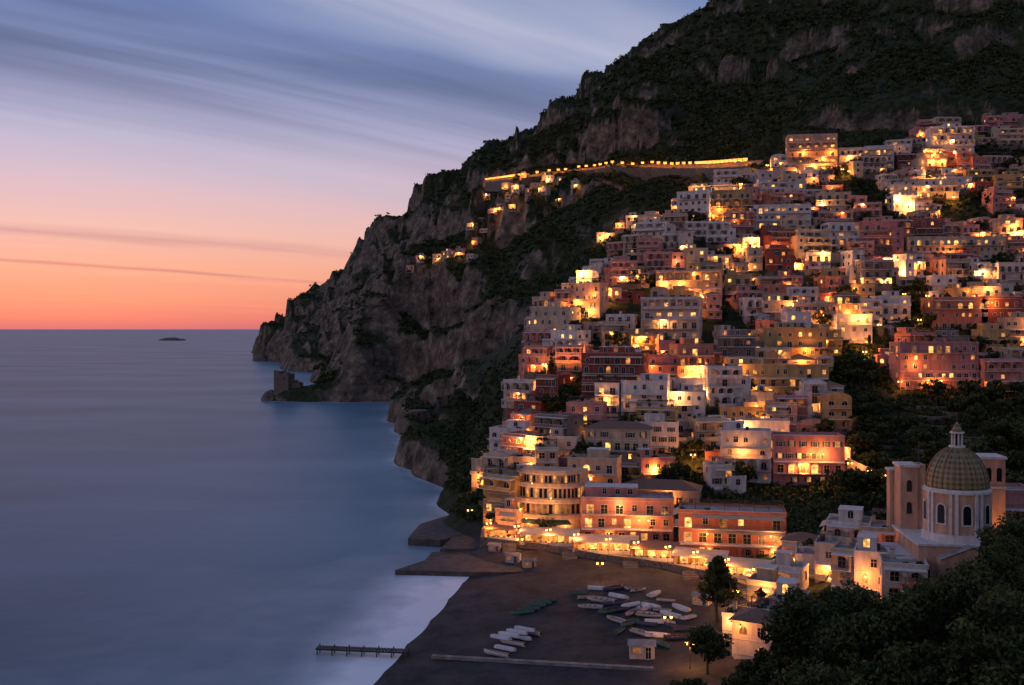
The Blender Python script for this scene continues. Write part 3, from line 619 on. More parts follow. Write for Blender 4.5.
# ---------------------------------------------------------------- church
def church():
    m=MB(); seg=32
    m.box(-9,9,-6.5,12,-3,9.5,0); m.box(-9.3,9.3,-6.8,12.3,9.5,9.9,1)
    m.box(-12.5,-9,-5,9,-3,6.5,0); m.box(-12.8,-8.98,-5.3,9.3,6.5,6.8,1)
    m.poly([(-6,-9.5,7.5),(0,-9.5,10),(0,-6.4,10),(-6,-6.4,7.5)],6); m.poly([(0,-9.5,10),(6,-9.5,7.5),(6,-6.4,7.5),(0,-6.4,10)],6)
    m.box(-5.8,5.8,-9.2,-6.5,-3,7.4,0); m.poly([(-5.8,-9.21,7.4),(5.8,-9.21,7.4),(0,-9.21,9.8)],0)
    m.cyl(0,0,9.9,11.4,6.6,6.4,seg,1); m.cyl(0,0,11.4,19.2,5.9,5.9,seg,0); m.cyl(0,0,19.2,19.6,6.3,6.3,seg,1); m.cyl(0,0,19.6,20.0,6.1,6.0,seg,1)
    for i in range(8):
        a=math.pi*2*i/8+math.pi/8*2; ca,sa=math.cos(a),math.sin(a)
        Pw=lambda s_,o,q,ca=ca,sa=sa:(ca*(5.95+o)-sa*s_,sa*(5.95+o)+ca*s_,q)
        m.poly([Pw(p,.06,q) for p,q in arc_pts(0,13.2,2.1,4.2)],1); m.poly([Pw(p,.12,q) for p,q in arc_pts(0,13.5,1.4,3.6)],2)
        a2=a+math.pi/8; ca,sa=math.cos(a2),math.sin(a2)
        Pq=lambda s_,o,q,ca=ca,sa=sa:(ca*(5.8+o)-sa*s_,sa*(5.8+o)+ca*s_,q)
        for s_ in (-.55,.55): m.fbox(Pq,s_-.28,s_+.28,0,.4,11.4,19.2,1)
    b0=len(m.v); rings=14
    for k in range(rings):
        t=k/(rings-1)*math.pi/2*.93; r_=5.75*math.cos(t); z_=20.0+7.8*math.sin(t)
        for i in range(seg*2): a=math.pi*i/seg; m.v.append((r_*math.cos(a),r_*math.sin(a),z_))
    for k in range(rings-1):
        for i in range(seg*2):
            j=(i+1)%(seg*2); m.f.append((b0+k*seg*2+i,b0+k*seg*2+j,b0+(k+1)*seg*2+j,b0+(k+1)*seg*2+i)); m.m.append(12)
    for i in range(16):
        a=2*math.pi*i/16
        for k in range(10):
            t0=k/10*math.pi/2*.92; t1_=(k+1)/10*math.pi/2*.92; pr=[]
            for t in (t0,t1_):
                for o_ in (0,.16):
                    for s_ in (-.13,.13):
                        r_=(5.75+o_)*math.cos(t); pr.append((r_*math.cos(a)-s_*math.sin(a),r_*math.sin(a)+s_*math.cos(a),20+(7.8+o_)*math.sin(t)))
            m.hexa([pr[0],pr[1],pr[3],pr[2],pr[4],pr[5],pr[7],pr[6]],13)
    m.cyl(0,0,27.5,28.0,1.5,1.5,16,1)
    for i in range(8): a=math.pi*i/4; m.cyl(.95*math.cos(a),.95*math.sin(a),28,30.4,.18,.15,6,1)
    m.cyl(0,0,28,30.4,.6,.6,10,2); m.cyl(0,0,30.4,30.7,1.35,1.3,16,1); m.cyl(0,0,30.7,32,1.1,.5,16,12); m.cyl(0,0,32,32.6,.5,.12,12,12)
    m.box(-.08,.08,-.08,.08,32.6,34.6,11); m.box(-.55,.55,-.07,.07,33.7,33.85,11)
    m.box(-8.6,-5.2,8,13,9,22.5,0); m.box(-8.9,-4.9,7.7,13.3,22.5,23,1)
    m.box(-9.4,-6.4,13.4,16,5,21.0,0); m.box(-9.7,-6.1,13.1,16.3,21,21.4,1); m.box(-4.6,-4.4,9.9,10.1,23,27.4,11); m.box(-5.0,-4.0,9.92,10.08,26.4,26.55,11)
    m.box(-5.15,-3.6,8.3,12.5,9,23,0)
    m.box(5.0,11.5,7,13,5,24.5,0); m.box(4.7,11.8,6.7,13.3,24.5,25,1); m.fbox(lambda a,o,q:(a,7-o,q),4.9,11.6,0,.2,18.6,19,1)
    for a in (6.2,8.3,10.3): m.poly([(p,6.95,q) for p,q in arc_pts(a,20,1.0,2.8)],2)
    for zz in (13,17.5): m.poly([(p,7.94,q) for p,q in arc_pts(-6.9,zz,1.0,2.4)],2)
    fr=lambda a,o,q:(a,-6.5-o,q)
    for a in (-7.5,7.5): window(m,fr,a,3,1.2,2.4,DARK,True,True)
    fr2=lambda a,o,q:(a,-9.23-o,q)
    for a in (-3,0,3): window(m,fr2,a,3,1.1,2.4,R.choice([DARK,L2]),True,True)
    fl=lambda a,o,q:(-12.5-o,a,q)
    for a in (-2,2,6): window(m,fl,a,2.5,1.1,2,DARK,True,True)
    md,nt,b=mat('majolica_dome_tiles'); L=nt.links.new
    tc=N(nt,'ShaderNodeTexCoord'); sp=N(nt,'ShaderNodeSeparateXYZ'); L(tc.outputs['Object'],sp.inputs[0])
    at2=N(nt,'ShaderNodeMath',operation='ARCTAN2'); L(sp.outputs['Y'],at2.inputs[0]); L(sp.outputs['X'],at2.inputs[1])
    def mth(op,a_,b2):
        q=N(nt,'ShaderNodeMath',operation=op)
        for i_,vv in enumerate((a_,b2)):
            if vv is None: continue
            if isinstance(vv,(int,float)): q.inputs[i_].default_value=vv
            else: L(vv,q.inputs[i_])
        return q.outputs[0]
    s1=mth('ADD',mth('MULTIPLY',at2.outputs[0],16.0),mth('MULTIPLY',sp.outputs['Z'],3.2)); s2=mth('SUBTRACT',mth('MULTIPLY',at2.outputs[0],16.0),mth('MULTIPLY',sp.outputs['Z'],3.2))
    pr=mth('MULTIPLY',mth('SINE',s1,None),mth('SINE',s2,None))
    rp=N(nt,'ShaderNodeValToRGB'); e=rp.color_ramp.elements; e[0].position=.35; e[0].color=(.07,.075,.035,1); e[1].position=.6; e[1].color=(.30,.21,.09,1)
    L(mth('ADD',mth('MULTIPLY',pr,.5),.5),rp.inputs[0]); L(rp.outputs[0],b.inputs['Base Color']); b.inputs['Roughness'].default_value=.45
    mats=hmats('peach')+[md,noisy('dome_rib',(.17,.12,.06),(.28,.19,.1))]
    m.obj('church',mats,(0.445*196,196,9.2),-.12)
church()
lamp('wall',0.445*196-13.5,190,14,900,0); lamp('wall',0.445*196+8,200,20,500,0)
for u,d,z,w,dp,fl,col,yaw,lp,ln in [(815,212,5,8,7,2,'white',-.3,.4,1),(832,208,5,7,8,3,'white2',-.4,.2,1),(852,200,5.5,8,8,3,'cream',-.5,.3,1),(873,196,6,7,8,3,'white',-.4,.2,1),(905,186,6,8,8,3,'white2',-.3,.1,0),(918,178,6,5,6,2,'salmon',-.3,.2,1),(848,216,8,9,9,3,'white',-.4,.2,1),(800,224,6,8,7,2,'peach',-.5,.3,1),(880,210,8,8,9,3,'peach',-.3,.1,1),(1015,214,12,12,10,4,'pink',0,.2,0),
   (752,172,3.2,7,7,2,'white',-.5,.3,1),(768,176,3.4,7,8,2,'salmon',-.5,.3,1),(788,181,4,6,8,2,'white2',-.4,.3,1),(738,186,3,6,6,1,'white2',-.5,.4,1),(762,196,3.5,6,6,2,'cream',-.5,.4,1),(785,204,4.5,7,6,2,'white',-.5,.4,1)]:
    x=(u-512)/1000*d; house(x,d,z,w,dp,fl,3.2,col,yaw,lp,R,near=True,lampn=ln,lampp=900,roof=R.choice(['flat','flat','hip']))
# ---------------------------------------------------------------- trees
def leafm(name,c1,c2):
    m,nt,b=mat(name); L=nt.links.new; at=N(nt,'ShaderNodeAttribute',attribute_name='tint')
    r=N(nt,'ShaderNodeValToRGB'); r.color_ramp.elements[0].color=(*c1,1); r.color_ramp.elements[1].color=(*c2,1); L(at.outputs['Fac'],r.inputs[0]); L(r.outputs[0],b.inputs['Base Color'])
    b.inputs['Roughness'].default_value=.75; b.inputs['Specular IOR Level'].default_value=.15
    return m
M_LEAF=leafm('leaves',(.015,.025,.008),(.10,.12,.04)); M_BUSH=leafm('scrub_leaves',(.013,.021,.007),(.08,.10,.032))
M_BARK=noisy('bark',(.05,.035,.025),(.1,.075,.055),scale=4)
rng=np.random.default_rng(5)
def leaf_quads(C,size):
    n_=len(C); a=rng.normal(size=(n_,3)); a/=np.linalg.norm(a,axis=1)[:,None]; b_=rng.normal(size=(n_,3)); b_=np.cross(a,b_); b_/=np.linalg.norm(b_,axis=1)[:,None]
    s=(size*rng.uniform(.6,1.3,n_))[:,None]; a=a*s; b_=b_*s*.6
    V=np.stack([C-a,C-b_*.9,C+a,C+b_],1).reshape(-1,3); return V,np.arange(4*n_).reshape(-1,4)
def tree(name,x,y,z,h,cr,shape='round',nleaf=3500,leaf=.3):
    m=MB(); th=h*(.5 if shape!='cypress' else .15)
    def limb(p,q,r0,r1,k=7):
        p=Vector(p);q=Vector(q);d=(q-p).normalized(); s=d.orthogonal().normalized(); t=d.cross(s); b0=len(m.v)
        for c_,r_ in ((p,r0),(q,r1)):
            for i in range(k): a=2*math.pi*i/k; m.v.append(tuple(c_+(s*math.cos(a)+t*math.sin(a))*r_))
        for i in range(k): j=(i+1)%k; m.f.append((b0+i,b0+j,b0+k+j,b0+k+i)); m.m.append(0)
    bend=(rng.uniform(-.4,.4),rng.uniform(-.4,.4)); r0=h*.03
    mid=(bend[0],bend[1],th*.5); top=(bend[0]*.6,bend[1]*1.3,th)
    limb((0,0,-1),mid,r0,r0*.8); limb(mid,top,r0*.8,r0*.6)
    ncl=30 if shape!='cypress' else 16; cent=[]
    for i in range(ncl):
        if shape=='cypress': zz=rng.uniform(.1,.95)*h; a=rng.uniform(0,6.28); q=cr*.35*(1-zz/h); cc=(q*math.cos(a),q*math.sin(a),zz); rc=cr*.75*(1.1-zz/h)
        elif shape=='pine': zz=rng.uniform(.32,.97); a=rng.uniform(0,6.28); q=cr*rng.uniform(.2,.95)*(1.15-zz); cc=(q*math.cos(a),q*math.sin(a),zz*h); rc=cr*.3*(1.35-zz*.7)
        else:
            v=rng.normal(size=3); v/=np.linalg.norm(v); q=rng.uniform(.35,1.05); cc=(v[0]*cr*q,v[1]*cr*q,h*.66+v[2]*h*.3*q); rc=cr*rng.uniform(.18,.42)
        cent.append((cc,rc)); 
        if i%2==0 and shape!='cypress': limb(top if cc[2]>th else mid,cc,r0*.4,r0*.1,5)
    V=[];T_=[]
    per=nleaf//ncl
    for cc,rc in cent:
        v=rng.normal(size=(per,3)); v/=np.linalg.norm(v,axis=1)[:,None]; rad=rng.uniform(.4,1.2,per)**.7
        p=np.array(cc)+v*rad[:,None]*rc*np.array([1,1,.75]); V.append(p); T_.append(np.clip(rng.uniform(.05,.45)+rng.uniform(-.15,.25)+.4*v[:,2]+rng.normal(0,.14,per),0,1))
    C=np.concatenate(V); T_=np.concatenate(T_); lv,lf=leaf_quads(C,np.full(len(C),leaf))
    root=m.obj(name,[M_BARK],(x,y,z),rng.uniform(0,6))
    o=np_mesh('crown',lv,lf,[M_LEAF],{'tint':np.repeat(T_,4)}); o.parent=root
    return root
def T3(name,u,d,h,cr,**k):
    x=(u-512)/1000*d; tree(name,x,d,ground(x,d)-.3,h,cr,**k)
x,y=uvz(718,622,3); tree('pine_tree',x,y,3,13,5.0,shape='pine',nleaf=7000,leaf=.3)
x,y=uvz(708,672,3); tree('broadleaf_tree',x,y,2.6,8,3.6,nleaf=4500,leaf=.28)
T3('broadleaf_tree',768,150,7,4,nleaf=5000,leaf=.28); T3('broadleaf_tree',745,146,5,3.4,nleaf=4000,leaf=.28); T3('broadleaf_tree',690,152,4,2.5,nleaf=3000,leaf=.25)
for u,d,h,cr in [(812,150,14,6),(835,132,15,6.5),(802,128,16,5.5),(815,140,15,5.5),(845,146,14,6),(860,155,10,5),(870,118,12,6),(905,130,11,6),(900,150,9,5),(940,118,12,6),(935,145,10,6),(975,128,12,6),(1010,112,13,6.5),(1000,140,14,6),(1020,155,18,6.5),(955,160,8,5),(845,105,10,5),(890,98,10,5),(940,95,10,5.5),(990,92,11,5.5),(1040,100,13,6),(1035,130,14,6),(820,112,10,5),(985,168,9,4.5),(1012,175,15,5)]:
    T3('broadleaf_tree',u,d,h,cr,nleaf=7500,leaf=.3)
cnt=0
for _ in range(3500):
    if cnt>130: break
    u=R.uniform(500,1030); v=R.uniform(140,540)
    if not inpoly(u,v,TOWN+[]) and not any(inpoly(u,v,g_) for g_ in GARD): continue
    p=locate(u,v)
    if not p or not free(p[0],p[1],.9): continue
    FOOT.append((p[0],p[1],1.6)); cnt+=1; cy=R.random()<.2
    tree('cypress_tree' if cy else 'garden_tree',p[0],p[1],p[2]-.3,R.uniform(7,11) if cy else R.uniform(5,8.5),1.6 if cy else R.uniform(2.6,4.2),shape='cypress' if cy else 'round',nleaf=700,leaf=.55)
for i in range(60):
    u=R.uniform(840,1030); v=R.uniform(396,520); p=locate(u,v)
    if p and p[1]>215: tree('garden_tree',p[0],p[1],p[2]-.3,R.uniform(5,9),R.uniform(2.6,4.5),nleaf=1000,leaf=.5)
gx=np.gradient(H,axis=0)/(np.gradient(XX,axis=0)+1e-9); gy=np.gradient(H,axis=1)/(np.gradient(YY,axis=1)+1e-9)
slope=np.sqrt(np.clip(gx,-6,6)**2+np.clip(gy,-6,6)**2)
i0=rng.integers(40,820,460000); w_=np.exp(rng.uniform(math.log(170),math.log(2100),460000)); j0=np.clip(np.searchsorted(DD,w_),0,len(DD)-1)
rk=rocky.reshape(H.shape)[i0,j0]
acc=(H[i0,j0]>5)&(slope[i0,j0]<rng.uniform(1.0,2.4,len(i0))-.9*rk)&(TT[i0,j0]<.65)
dens=fbm(XX[i0,j0],YY[i0,j0],70,4); acc&=(dens+rng.uniform(-.12,.12,len(i0)))>.36+.08*rk
acc&=rng.uniform(0,1,len(i0))<np.clip(w_/900,.3,1)
i0=i0[acc];j0=j0[acc]; bx=XX[i0,j0]+rng.uniform(-1.5,1.5,len(i0)); by=YY[i0,j0]+rng.uniform(-2,2,len(i0)); bz=H[i0,j0]
ok=np.ones(len(bx),bool); ok&=~((by<275)&(bz<6)); ok&=~((by<230)&(bx<75)); ok&=~((by<860)&(by>800)&(bx<-165))
for a,b_,q in FOOT: ok&=((bx-a)**2+(by-b_)**2)>(q+.6)**2
bx,by,bz=bx[ok],by[ok],bz[ok]
if len(bx)>85000: s=rng.choice(len(bx),85000,replace=False); bx,by,bz=bx[s],by[s],bz[s]
def clumps(name,bx,by,bz,rb,K):
    v=rng.normal(size=(len(bx),K,3)); v/=np.linalg.norm(v,axis=2)[...,None]; v[...,2]=np.abs(v[...,2])
    C=(np.stack([bx,by,bz],1)[:,None]+v*rb[:,None,None]*np.array([1,1,.9])*rng.uniform(.5,1,(len(bx),K,1))).reshape(-1,3)
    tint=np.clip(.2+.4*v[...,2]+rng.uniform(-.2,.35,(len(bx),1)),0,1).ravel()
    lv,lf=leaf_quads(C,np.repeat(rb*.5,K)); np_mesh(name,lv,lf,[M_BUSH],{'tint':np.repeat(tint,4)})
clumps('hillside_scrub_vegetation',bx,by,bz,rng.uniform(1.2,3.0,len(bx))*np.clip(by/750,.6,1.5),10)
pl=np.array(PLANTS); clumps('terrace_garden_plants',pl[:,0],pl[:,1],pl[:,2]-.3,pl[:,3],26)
# ---------------------------------------------------------------- boats etc
BC=[noisy('boat_white',(.45,.45,.46),(.72,.72,.71)),noisy('boat_wood',(.12,.06,.03),(.2,.11,.06)),noisy('boat_teal',(.05,.2,.2),(.08,.3,.28)),noisy('boat_blue',(.03,.07,.18),(.05,.1,.25))]
def boat_mesh(flip,c1,l=6.0,wd=2.0,hh=.9):
    m=MB(); ns=11; prof=[]
    for i in range(ns):
        t=i/(ns-1); y=-l/2+l*t; wv=wd/2*(1-(max(0,t-.35)/.65)**2.2)*(.82+.18*min(1,t/.3)); sh=hh+.35*max(0,t-.5)**2*4*.3
        ky=.0+.35*max(0,(t-.75)/.25)**2
        prof.append([(-wv,y,sh),(-wv*.92,y,sh*.55),(-wv*.5,y,ky+.12),(0,y,ky),(wv*.5,y,ky+.12),(wv*.92,y,sh*.55),(wv,y,sh)])
    for a,b_ in zip(prof[:-1],prof[1:]):
        for k in range(6): m.poly([a[k],a[k+1],b_[k+1],b_[k]],0)
        for s_ in (0,6): 
            sg=-1 if s_==0 else 1
            m.hexa([a[s_],(a[s_][0]-sg*.12,a[s_][1],a[s_][2]),(b_[s_][0]-sg*.12,b_[s_][1],b_[s_][2]),b_[s_]]+[(p[0],p[1],p[2]+.07) for p in (a[s_],(a[s_][0]-sg*.12,a[s_][1],a[s_][2]),(b_[s_][0]-sg*.12,b_[s_][1],b_[s_][2]),b_[s_])],1)
    m.poly(prof[0],0)
    for i in (3,5,7): p=prof[i]; m.box(p[0][0]+.08,p[6][0]-.08,p[0][1]-.15,p[0][1]+.15,p[0][2]-.25,p[0][2]-.18,1)
    m.poly([(p[0]*.8,p[1],.3) for p in [prof[i][1] for i in range(ns-1)]]+[(p[0]*.8,p[1],.3) for p in [prof[i][5] for i in range(ns-2,-1,-1)]],1)
    if flip: m.v=[(x,y,1.0-z) for x,y,z in m.v]
    else: m.box(-.2,.2,-l/2-.35,-l/2-.02,.35,1.25,2)
    o=m.obj('tmp',[BC[c1],BC[1],M_METAL]); me=o.data; bpy.data.objects.remove(o); return me
BM=[boat_mesh(True,0),boat_mesh(False,0),boat_mesh(False,3),boat_mesh(True,0,5,1.6,.8),boat_mesh(False,2),boat_mesh(False,0,8,2.5,1.1)]
def boat(u,v,k,yaw,roll=0.06,dz=0,scale=1):
    x,y=uvz(u,v,2); o=bpy.data.objects.new('rowing_boat',BM[k]); bpy.context.scene.collection.objects.link(o); o.location=(x,y,ground(x,y)+.05+dz); o.rotation_euler=(0,roll,yaw); o.scale=(scale,)*3
R2=random.Random(3)
bl=[(587,598),(604,602),(590,608),(606,613),(622,598),(637,604),(651,608),(618,612),(634,615),(648,618),(662,613),(614,622),(630,626),(657,625),(671,618),(674,630),(643,636),(659,638),(686,634),(664,647),(598,590),(614,591),(692,622),(640,592),(628,607),(668,603),(655,596),(630,591),(682,611),(645,627),(680,642),(622,632),(575,594),(612,606),(640,610),(668,625)]
for u,v in bl: boat(u+R2.uniform(-3,3),v,R2.choice([0,0,1,1,2,3,4,5]),R2.uniform(.5,2.6)*R2.choice([1,-1]),R2.uniform(-.15,.15),0,R2.uniform(.6,.9))
for i in range(5): boat(522+i*6,611-i*2.6,4,1.9,.15,0,.8)
for i in range(5): boat(496+i*8,652-i*5.2,3 if i%2 else 1,1.0,.2,0,.9)
for i in range(4): boat(500+i*8,640-i*2.6,0,1.0,.2,.9,.75)
M_WOOD=noisy('weathered_wood',(.04,.032,.027),(.1,.08,.065),scale=2,stretch=(1,6,1))
m=MB(); 
for i in range(28): m.box(i*.62,i*.62+.5,-1,1,1.1,1.2,0)
for i in range(7):
    for s_ in (-.8,.8): m.cyl(i*2.8+.3,s_,-2,1.55,.13,.11,8,0)
m.box(0,17.3,-.85,-.75,.85,1.1,0); m.box(0,17.3,.75,.85,.85,1.1,0)
x,y=uvz(317,648,1); m.obj('wooden_pier',[M_WOOD],(x,y,0),-.12)
m=MB(); p=uvz(432,656,1.4); q=uvz(655,668,2.4); L_=math.dist(p,q)
for i in range(int(L_/.5)): m.box(i*.5,i*.5+.42,-.5,.5,0,.12,0)
m.box(0,L_,-.45,-.35,-.4,0,0); m.box(0,L_,.35,.45,-.4,0,0)
o=m.obj('beach_boardwalk',[M_ROOF],(p[0],p[1],1.45),math.atan2(q[1]-p[1],q[0]-p[0])); o.rotation_euler[1]=-math.atan2(.9,L_)
def kiosk(u,v,s,yaw,col):
    m=MB(); m.box(-2.2,2.2,0,3,0,2.4,0); m.poly([(-2.5,-.4,2.35),(2.5,-.4,2.35),(2.5,1.5,3.1),(-2.5,1.5,3.1)],6); m.poly([(-2.5,1.5,3.1),(2.5,1.5,3.1),(2.5,3.4,2.35),(-2.5,3.4,2.35)],6)
    m.poly([(-2.2,0,2.4),(-2.2,3,2.4),(-2.2,1.5,3.0)],0); m.poly([(2.2,0,2.4),(2.2,3,2.4),(2.2,1.5,3.0)],0)
    fr=lambda a,o,q:(a,-o,q); window(m,fr,-.9,1,1.3,1,L3,False,True); window(m,fr,1.1,.1,.9,2,DARK,False,True)
    x,y=uvz(u,v,2.2); o=m.obj('beach_kiosk',hmats(col),(x,y,ground(x,y)),yaw); o.scale=(s,s,s)
kiosk(642,658,1,-.1,'white'); kiosk(512,560,.8,-.3,'white2'); kiosk(530,565,.7,.2,'cream'); kiosk(700,607,.8,-.5,'white2'); kiosk(494,552,.7,-.2,'grey')
for u,v,pw in [(668,640,500),(690,668,1200),(735,612,1500),(600,582,500),(520,556,700)]:
    x,y=uvz(u,v,2.5); lamp('post',x,y,2.3,pw)
def tower(u,d,w,ztop,name,round_=False):
    x=(u-512)/1000*d; z=min(ground(x,d),ztop-4); hh=ztop-z
    m=MB()
    if round_: m.cyl(0,0,-10,hh,w*.55,w*.5,14,0); m.cyl(0,0,hh,hh+.8,w*.56,w*.56,14,0)
    else:
        m.box(-w/2,w/2,0,w,-12,hh-2,0)
        m.box(-w/2,-w*.1,0,w,hh-2.001,hh,0); m.box(w*.15,w*.4,0,w*.5,hh-2.001,hh-.8,0)
        for i in range(4): a=-w/2+w*.4*i/4; m.box(a,a+w*.06,-.1,.5,hh,hh+R.uniform(.5,1.2),0)
    for a in (-w*.2,w*.2): m.poly([(a-.5,-.56*w if round_ else -.05,hh*.6),(a+.5,-.56*w if round_ else -.05,hh*.6),(a+.5,-.56*w if round_ else -.05,hh*.6+1.4),(a-.5,-.56*w if round_ else -.05,hh*.6+1.4)],2)
    mm_=hmats('stonew'); mm_[0]=M_STONE; m.obj(name,mm_,(x,d,z),-.2)
tower(281,836,13,24.5,'ruined_watchtower'); tower(295,838,8,17,'ruined_watchtower')
tower(418,520,9,17,'coast_watchtower',True)
def rock(name,x,y,z,sx,sy,sz):
    import bmesh
    bm=bmesh.new(); bmesh.ops.create_icosphere(bm,subdivisions=4,radius=1)
    for v in bm.verts:
        n_=float(fbm(np.array(v.co.x*2+x),np.array(v.co.y*2+v.co.z*3+y),1.1,4)); v.co*=.6+.8*n_; v.co.x*=sx; v.co.y*=sy; v.co.z*=sz
    me=bpy.data.meshes.new(name); bm.to_mesh(me); bm.free(); me.materials.append(M_STONE); o=bpy.data.objects.new(name,me); bpy.context.scene.collection.objects.link(o); o.location=(x,y,z)
rock('island_rock',-0.342*5200,5200,-5,60,50,22); rock('island_rock',-0.336*5200,5250,-3,30,50,12)
rock('sea_rock',-0.252*1880,1880,0,14,12,12); rock('sea_rock',-.243*840,840,0,7,6,8)
# ---------------------------------------------------------------- world
w=bpy.data.worlds.new('World'); bpy.context.scene.world=w; w.use_nodes=True; nt=w.node_tree; L=nt.links.new; nt.nodes.clear()
out=N(nt,'ShaderNodeOutputWorld'); tc=N(nt,'ShaderNodeTexCoord'); sp=N(nt,'ShaderNodeSeparateXYZ'); L(tc.outputs['Generated'],sp.inputs[0])
def mth(op,a_,b2=None,c2=None,cl=False):
    q=N(nt,'ShaderNodeMath',operation=op); q.use_clamp=cl
    for i_,vv in enumerate((a_,b2,c2)):
        if vv is None: continue
        if isinstance(vv,(int,float)): q.inputs[i_].default_value=vv
        else: L(vv,q.inputs[i_])
    return q.outputs[0]
def s2l(*c_): return tuple(((x/255+.055)/1.055)**2.4 if x>10 else x/255/12.92 for x in c_)+(1,)
zc=mth('MAXIMUM',sp.outputs['Z'],0.0)
el=mth('MULTIPLY',zc,2.0,cl=True)
def ramp(stops):
    r=N(nt,'ShaderNodeValToRGB'); e=r.color_ramp.elements
    e[0].position=stops[0][0]; e[0].color=stops[0][1]; e[1].position=stops[1][0]; e[1].color=stops[1][1]
    for p_,c_ in stops[2:]: q=e.new(p_); q.color=c_
    return r
rA=ramp([(0,s2l(200,105,122)),(1.0,s2l(96,120,172)),(.02,s2l(230,124,112)),(.06,s2l(242,152,126)),(.12,s2l(240,172,150)),(.19,s2l(232,184,178)),(.27,s2l(214,186,200)),(.36,s2l(188,184,214)),(.47,s2l(150,162,204)),(.6,s2l(108,132,184)),(.75,s2l(78,106,158))])
rB=ramp([(0,s2l(182,150,150)),(1.0,s2l(118,130,164)),(.3,s2l(190,170,178))])
L(el,rA.inputs[0]); L(el,rB.inputs[0])
dt=mth('ADD',mth('MULTIPLY',sp.outputs['X'],-.5),mth('MULTIPLY',sp.outputs['Y'],.86))
fz=N(nt,'ShaderNodeMapRange',interpolation_type='SMOOTHSTEP'); fz.inputs[1].default_value=0.0; fz.inputs[2].default_value=.8; L(dt,fz.inputs[0])
mx=N(nt,'ShaderNodeMix',data_type='RGBA'); L(fz.outputs[0],mx.inputs[0]); L(rB.outputs[0],mx.inputs[6]); L(rA.outputs[0],mx.inputs[7])
# wind-drawn cloud sheet on a high plane: bands run along one wind direction
zi=mth('ADD',zc,.05); px=mth('DIVIDE',sp.outputs['X'],zi); py=mth('DIVIDE',sp.outputs['Y'],zi)
al=mth('ADD',mth('MULTIPLY',px,.695),mth('MULTIPLY',py,.719)); ac=mth('SUBTRACT',mth('MULTIPLY',px,.719),mth('MULTIPLY',py,.695))
def snoise(sa,sc,off,det=4,dist=.3):
    cb=N(nt,'ShaderNodeCombineXYZ'); L(mth('MULTIPLY',al,sa),cb.inputs[0]); L(mth('MULTIPLY',ac,sc),cb.inputs[1]); cb.inputs[2].default_value=off
    n_=N(nt,'ShaderNodeTexNoise'); n_.inputs['Scale'].default_value=1; n_.inputs['Detail'].default_value=det; n_.inputs['Distortion'].default_value=dist; n_.inputs['Roughness'].default_value=.55; L(cb.outputs[0],n_.inputs['Vector']); return n_.outputs['Fac']
nA=snoise(.3,.5,1.3,3,.2); nB=snoise(.22,1.7,4.7,4,.4); nC=snoise(.35,4.0,8.1,3,.3)
sw=mth('ADD',ac,mth('MULTIPLY',mth('SUBTRACT',nA,.5),1.5))
pos_=mth('MULTIPLY',mth('ADD',sw,10.0),.1,cl=True)
def g1(v): return (v,v,v,1)
dk=ramp([(0,g1(.2)),(1.0,g1(.7)),(.11,g1(.1)),(.14,g1(.8)),(.17,g1(.1)),(.305,g1(.1)),(.335,g1(.6)),(.37,g1(0)),(.5,g1(0.05)),(.60,g1(.22)),(.655,g1(.6)),(.70,g1(.95)),(.755,g1(.9)),(.79,g1(.25)),(.81,g1(.05)),(.86,g1(.5))]); L(pos_,dk.inputs[0])
br=ramp([(0,g1(0)),(1.0,g1(0)),(.5,g1(0)),(.57,g1(.35)),(.63,g1(.1)),(.775,g1(0)),(.805,g1(.85)),(.825,g1(.6)),(.86,g1(.0))]); L(pos_,br.inputs[0])
mrB=N(nt,'ShaderNodeMapRange',interpolation_type='SMOOTHSTEP'); mrB.inputs[1].default_value=.33; mrB.inputs[2].default_value=.62; mrB.inputs[3].default_value=.35; mrB.inputs[4].default_value=1.1; L(nB,mrB.inputs[0])
mrC=N(nt,'ShaderNodeMapRange'); mrC.inputs[1].default_value=.3; mrC.inputs[2].default_value=.7; mrC.inputs[3].default_value=.9; mrC.inputs[4].default_value=1.06; L(nC,mrC.inputs[0])
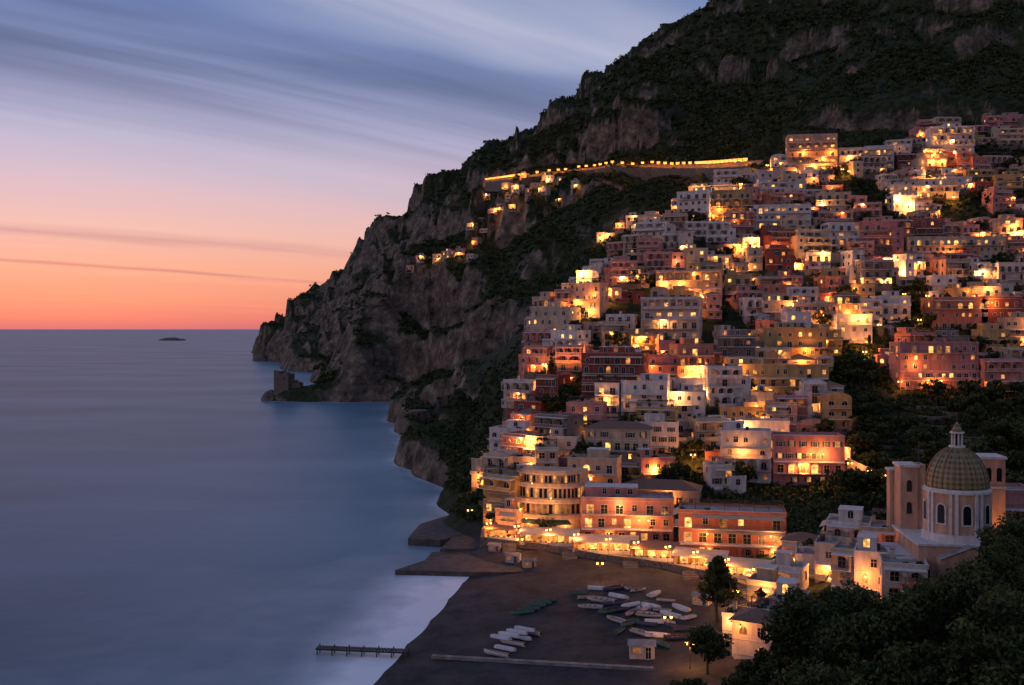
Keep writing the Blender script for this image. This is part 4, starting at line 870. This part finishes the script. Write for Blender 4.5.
cr=ramp([(0,s2l(168,112,128)),(1,s2l(74,98,145)),(.12,s2l(196,128,130)),(.2,s2l(178,142,160)),(.38,s2l(120,126,162)),(.5,s2l(86,104,148)),(.62,s2l(70,94,140))]); L(el,cr.inputs[0])
mx2=N(nt,'ShaderNodeMix',data_type='RGBA'); L(mth('MULTIPLY',mth('MULTIPLY',dk.outputs[0],mrB.outputs[0]),mrC.outputs[0],None,True),mx2.inputs[0]); L(mx.outputs[2],mx2.inputs[6]); L(cr.outputs[0],mx2.inputs[7])
mx3=N(nt,'ShaderNodeMix',data_type='RGBA'); L(mth('MULTIPLY',br.outputs[0],mrB.outputs[0],None,True),mx3.inputs[0]); L(mx2.outputs[2],mx3.inputs[6]); mx3.inputs[7].default_value=s2l(186,188,210)
bg=N(nt,'ShaderNodeBackground'); L(mx3.outputs[2],bg.inputs[0]); bg.inputs[1].default_value=1.0
sky=N(nt,'ShaderNodeTexSky',sky_type='NISHITA'); sky.sun_disc=False; sky.sun_elevation=math.radians(1.0); sky.sun_rotation=math.radians(-25)
bg2=N(nt,'ShaderNodeBackground'); L(sky.outputs[0],bg2.inputs[0]); bg2.inputs[1].default_value=0.01
ads=N(nt,'ShaderNodeAddShader'); L(bg.outputs[0],ads.inputs[0]); L(bg2.outputs[0],ads.inputs[1]); L(ads.outputs[0],out.inputs[0])
sl=bpy.data.lights.new('sky_glow_fill','SUN'); sl.energy=.18; sl.angle=math.radians(15); sl.color=(1,.6,.5); so=bpy.data.objects.new('sky_glow_fill',sl); bpy.context.scene.collection.objects.link(so)  # added soft fill for pinkish sky light on left faces; no direct sun
d=Vector((-.86,-.3,.25)).normalized(); so.rotation_euler=d.to_track_quat('Z','Y').to_euler()
cd=bpy.data.cameras.new('camera'); cam=bpy.data.objects.new('camera',cd); bpy.context.scene.collection.objects.link(cam)
cam.location=(0,0,CAMZ); cam.rotation_euler=(math.pi/2,0,0); cd.sensor_width=36; cd.lens=36*1000/1024; cd.shift_y=-13.5/1024; cd.clip_end=300000; cd.clip_start=1
bpy.context.scene.camera=cam
sc=bpy.context.scene; sc.view_settings.view_transform='Standard'; sc.view_settings.look='None'; sc.view_settings.exposure=0
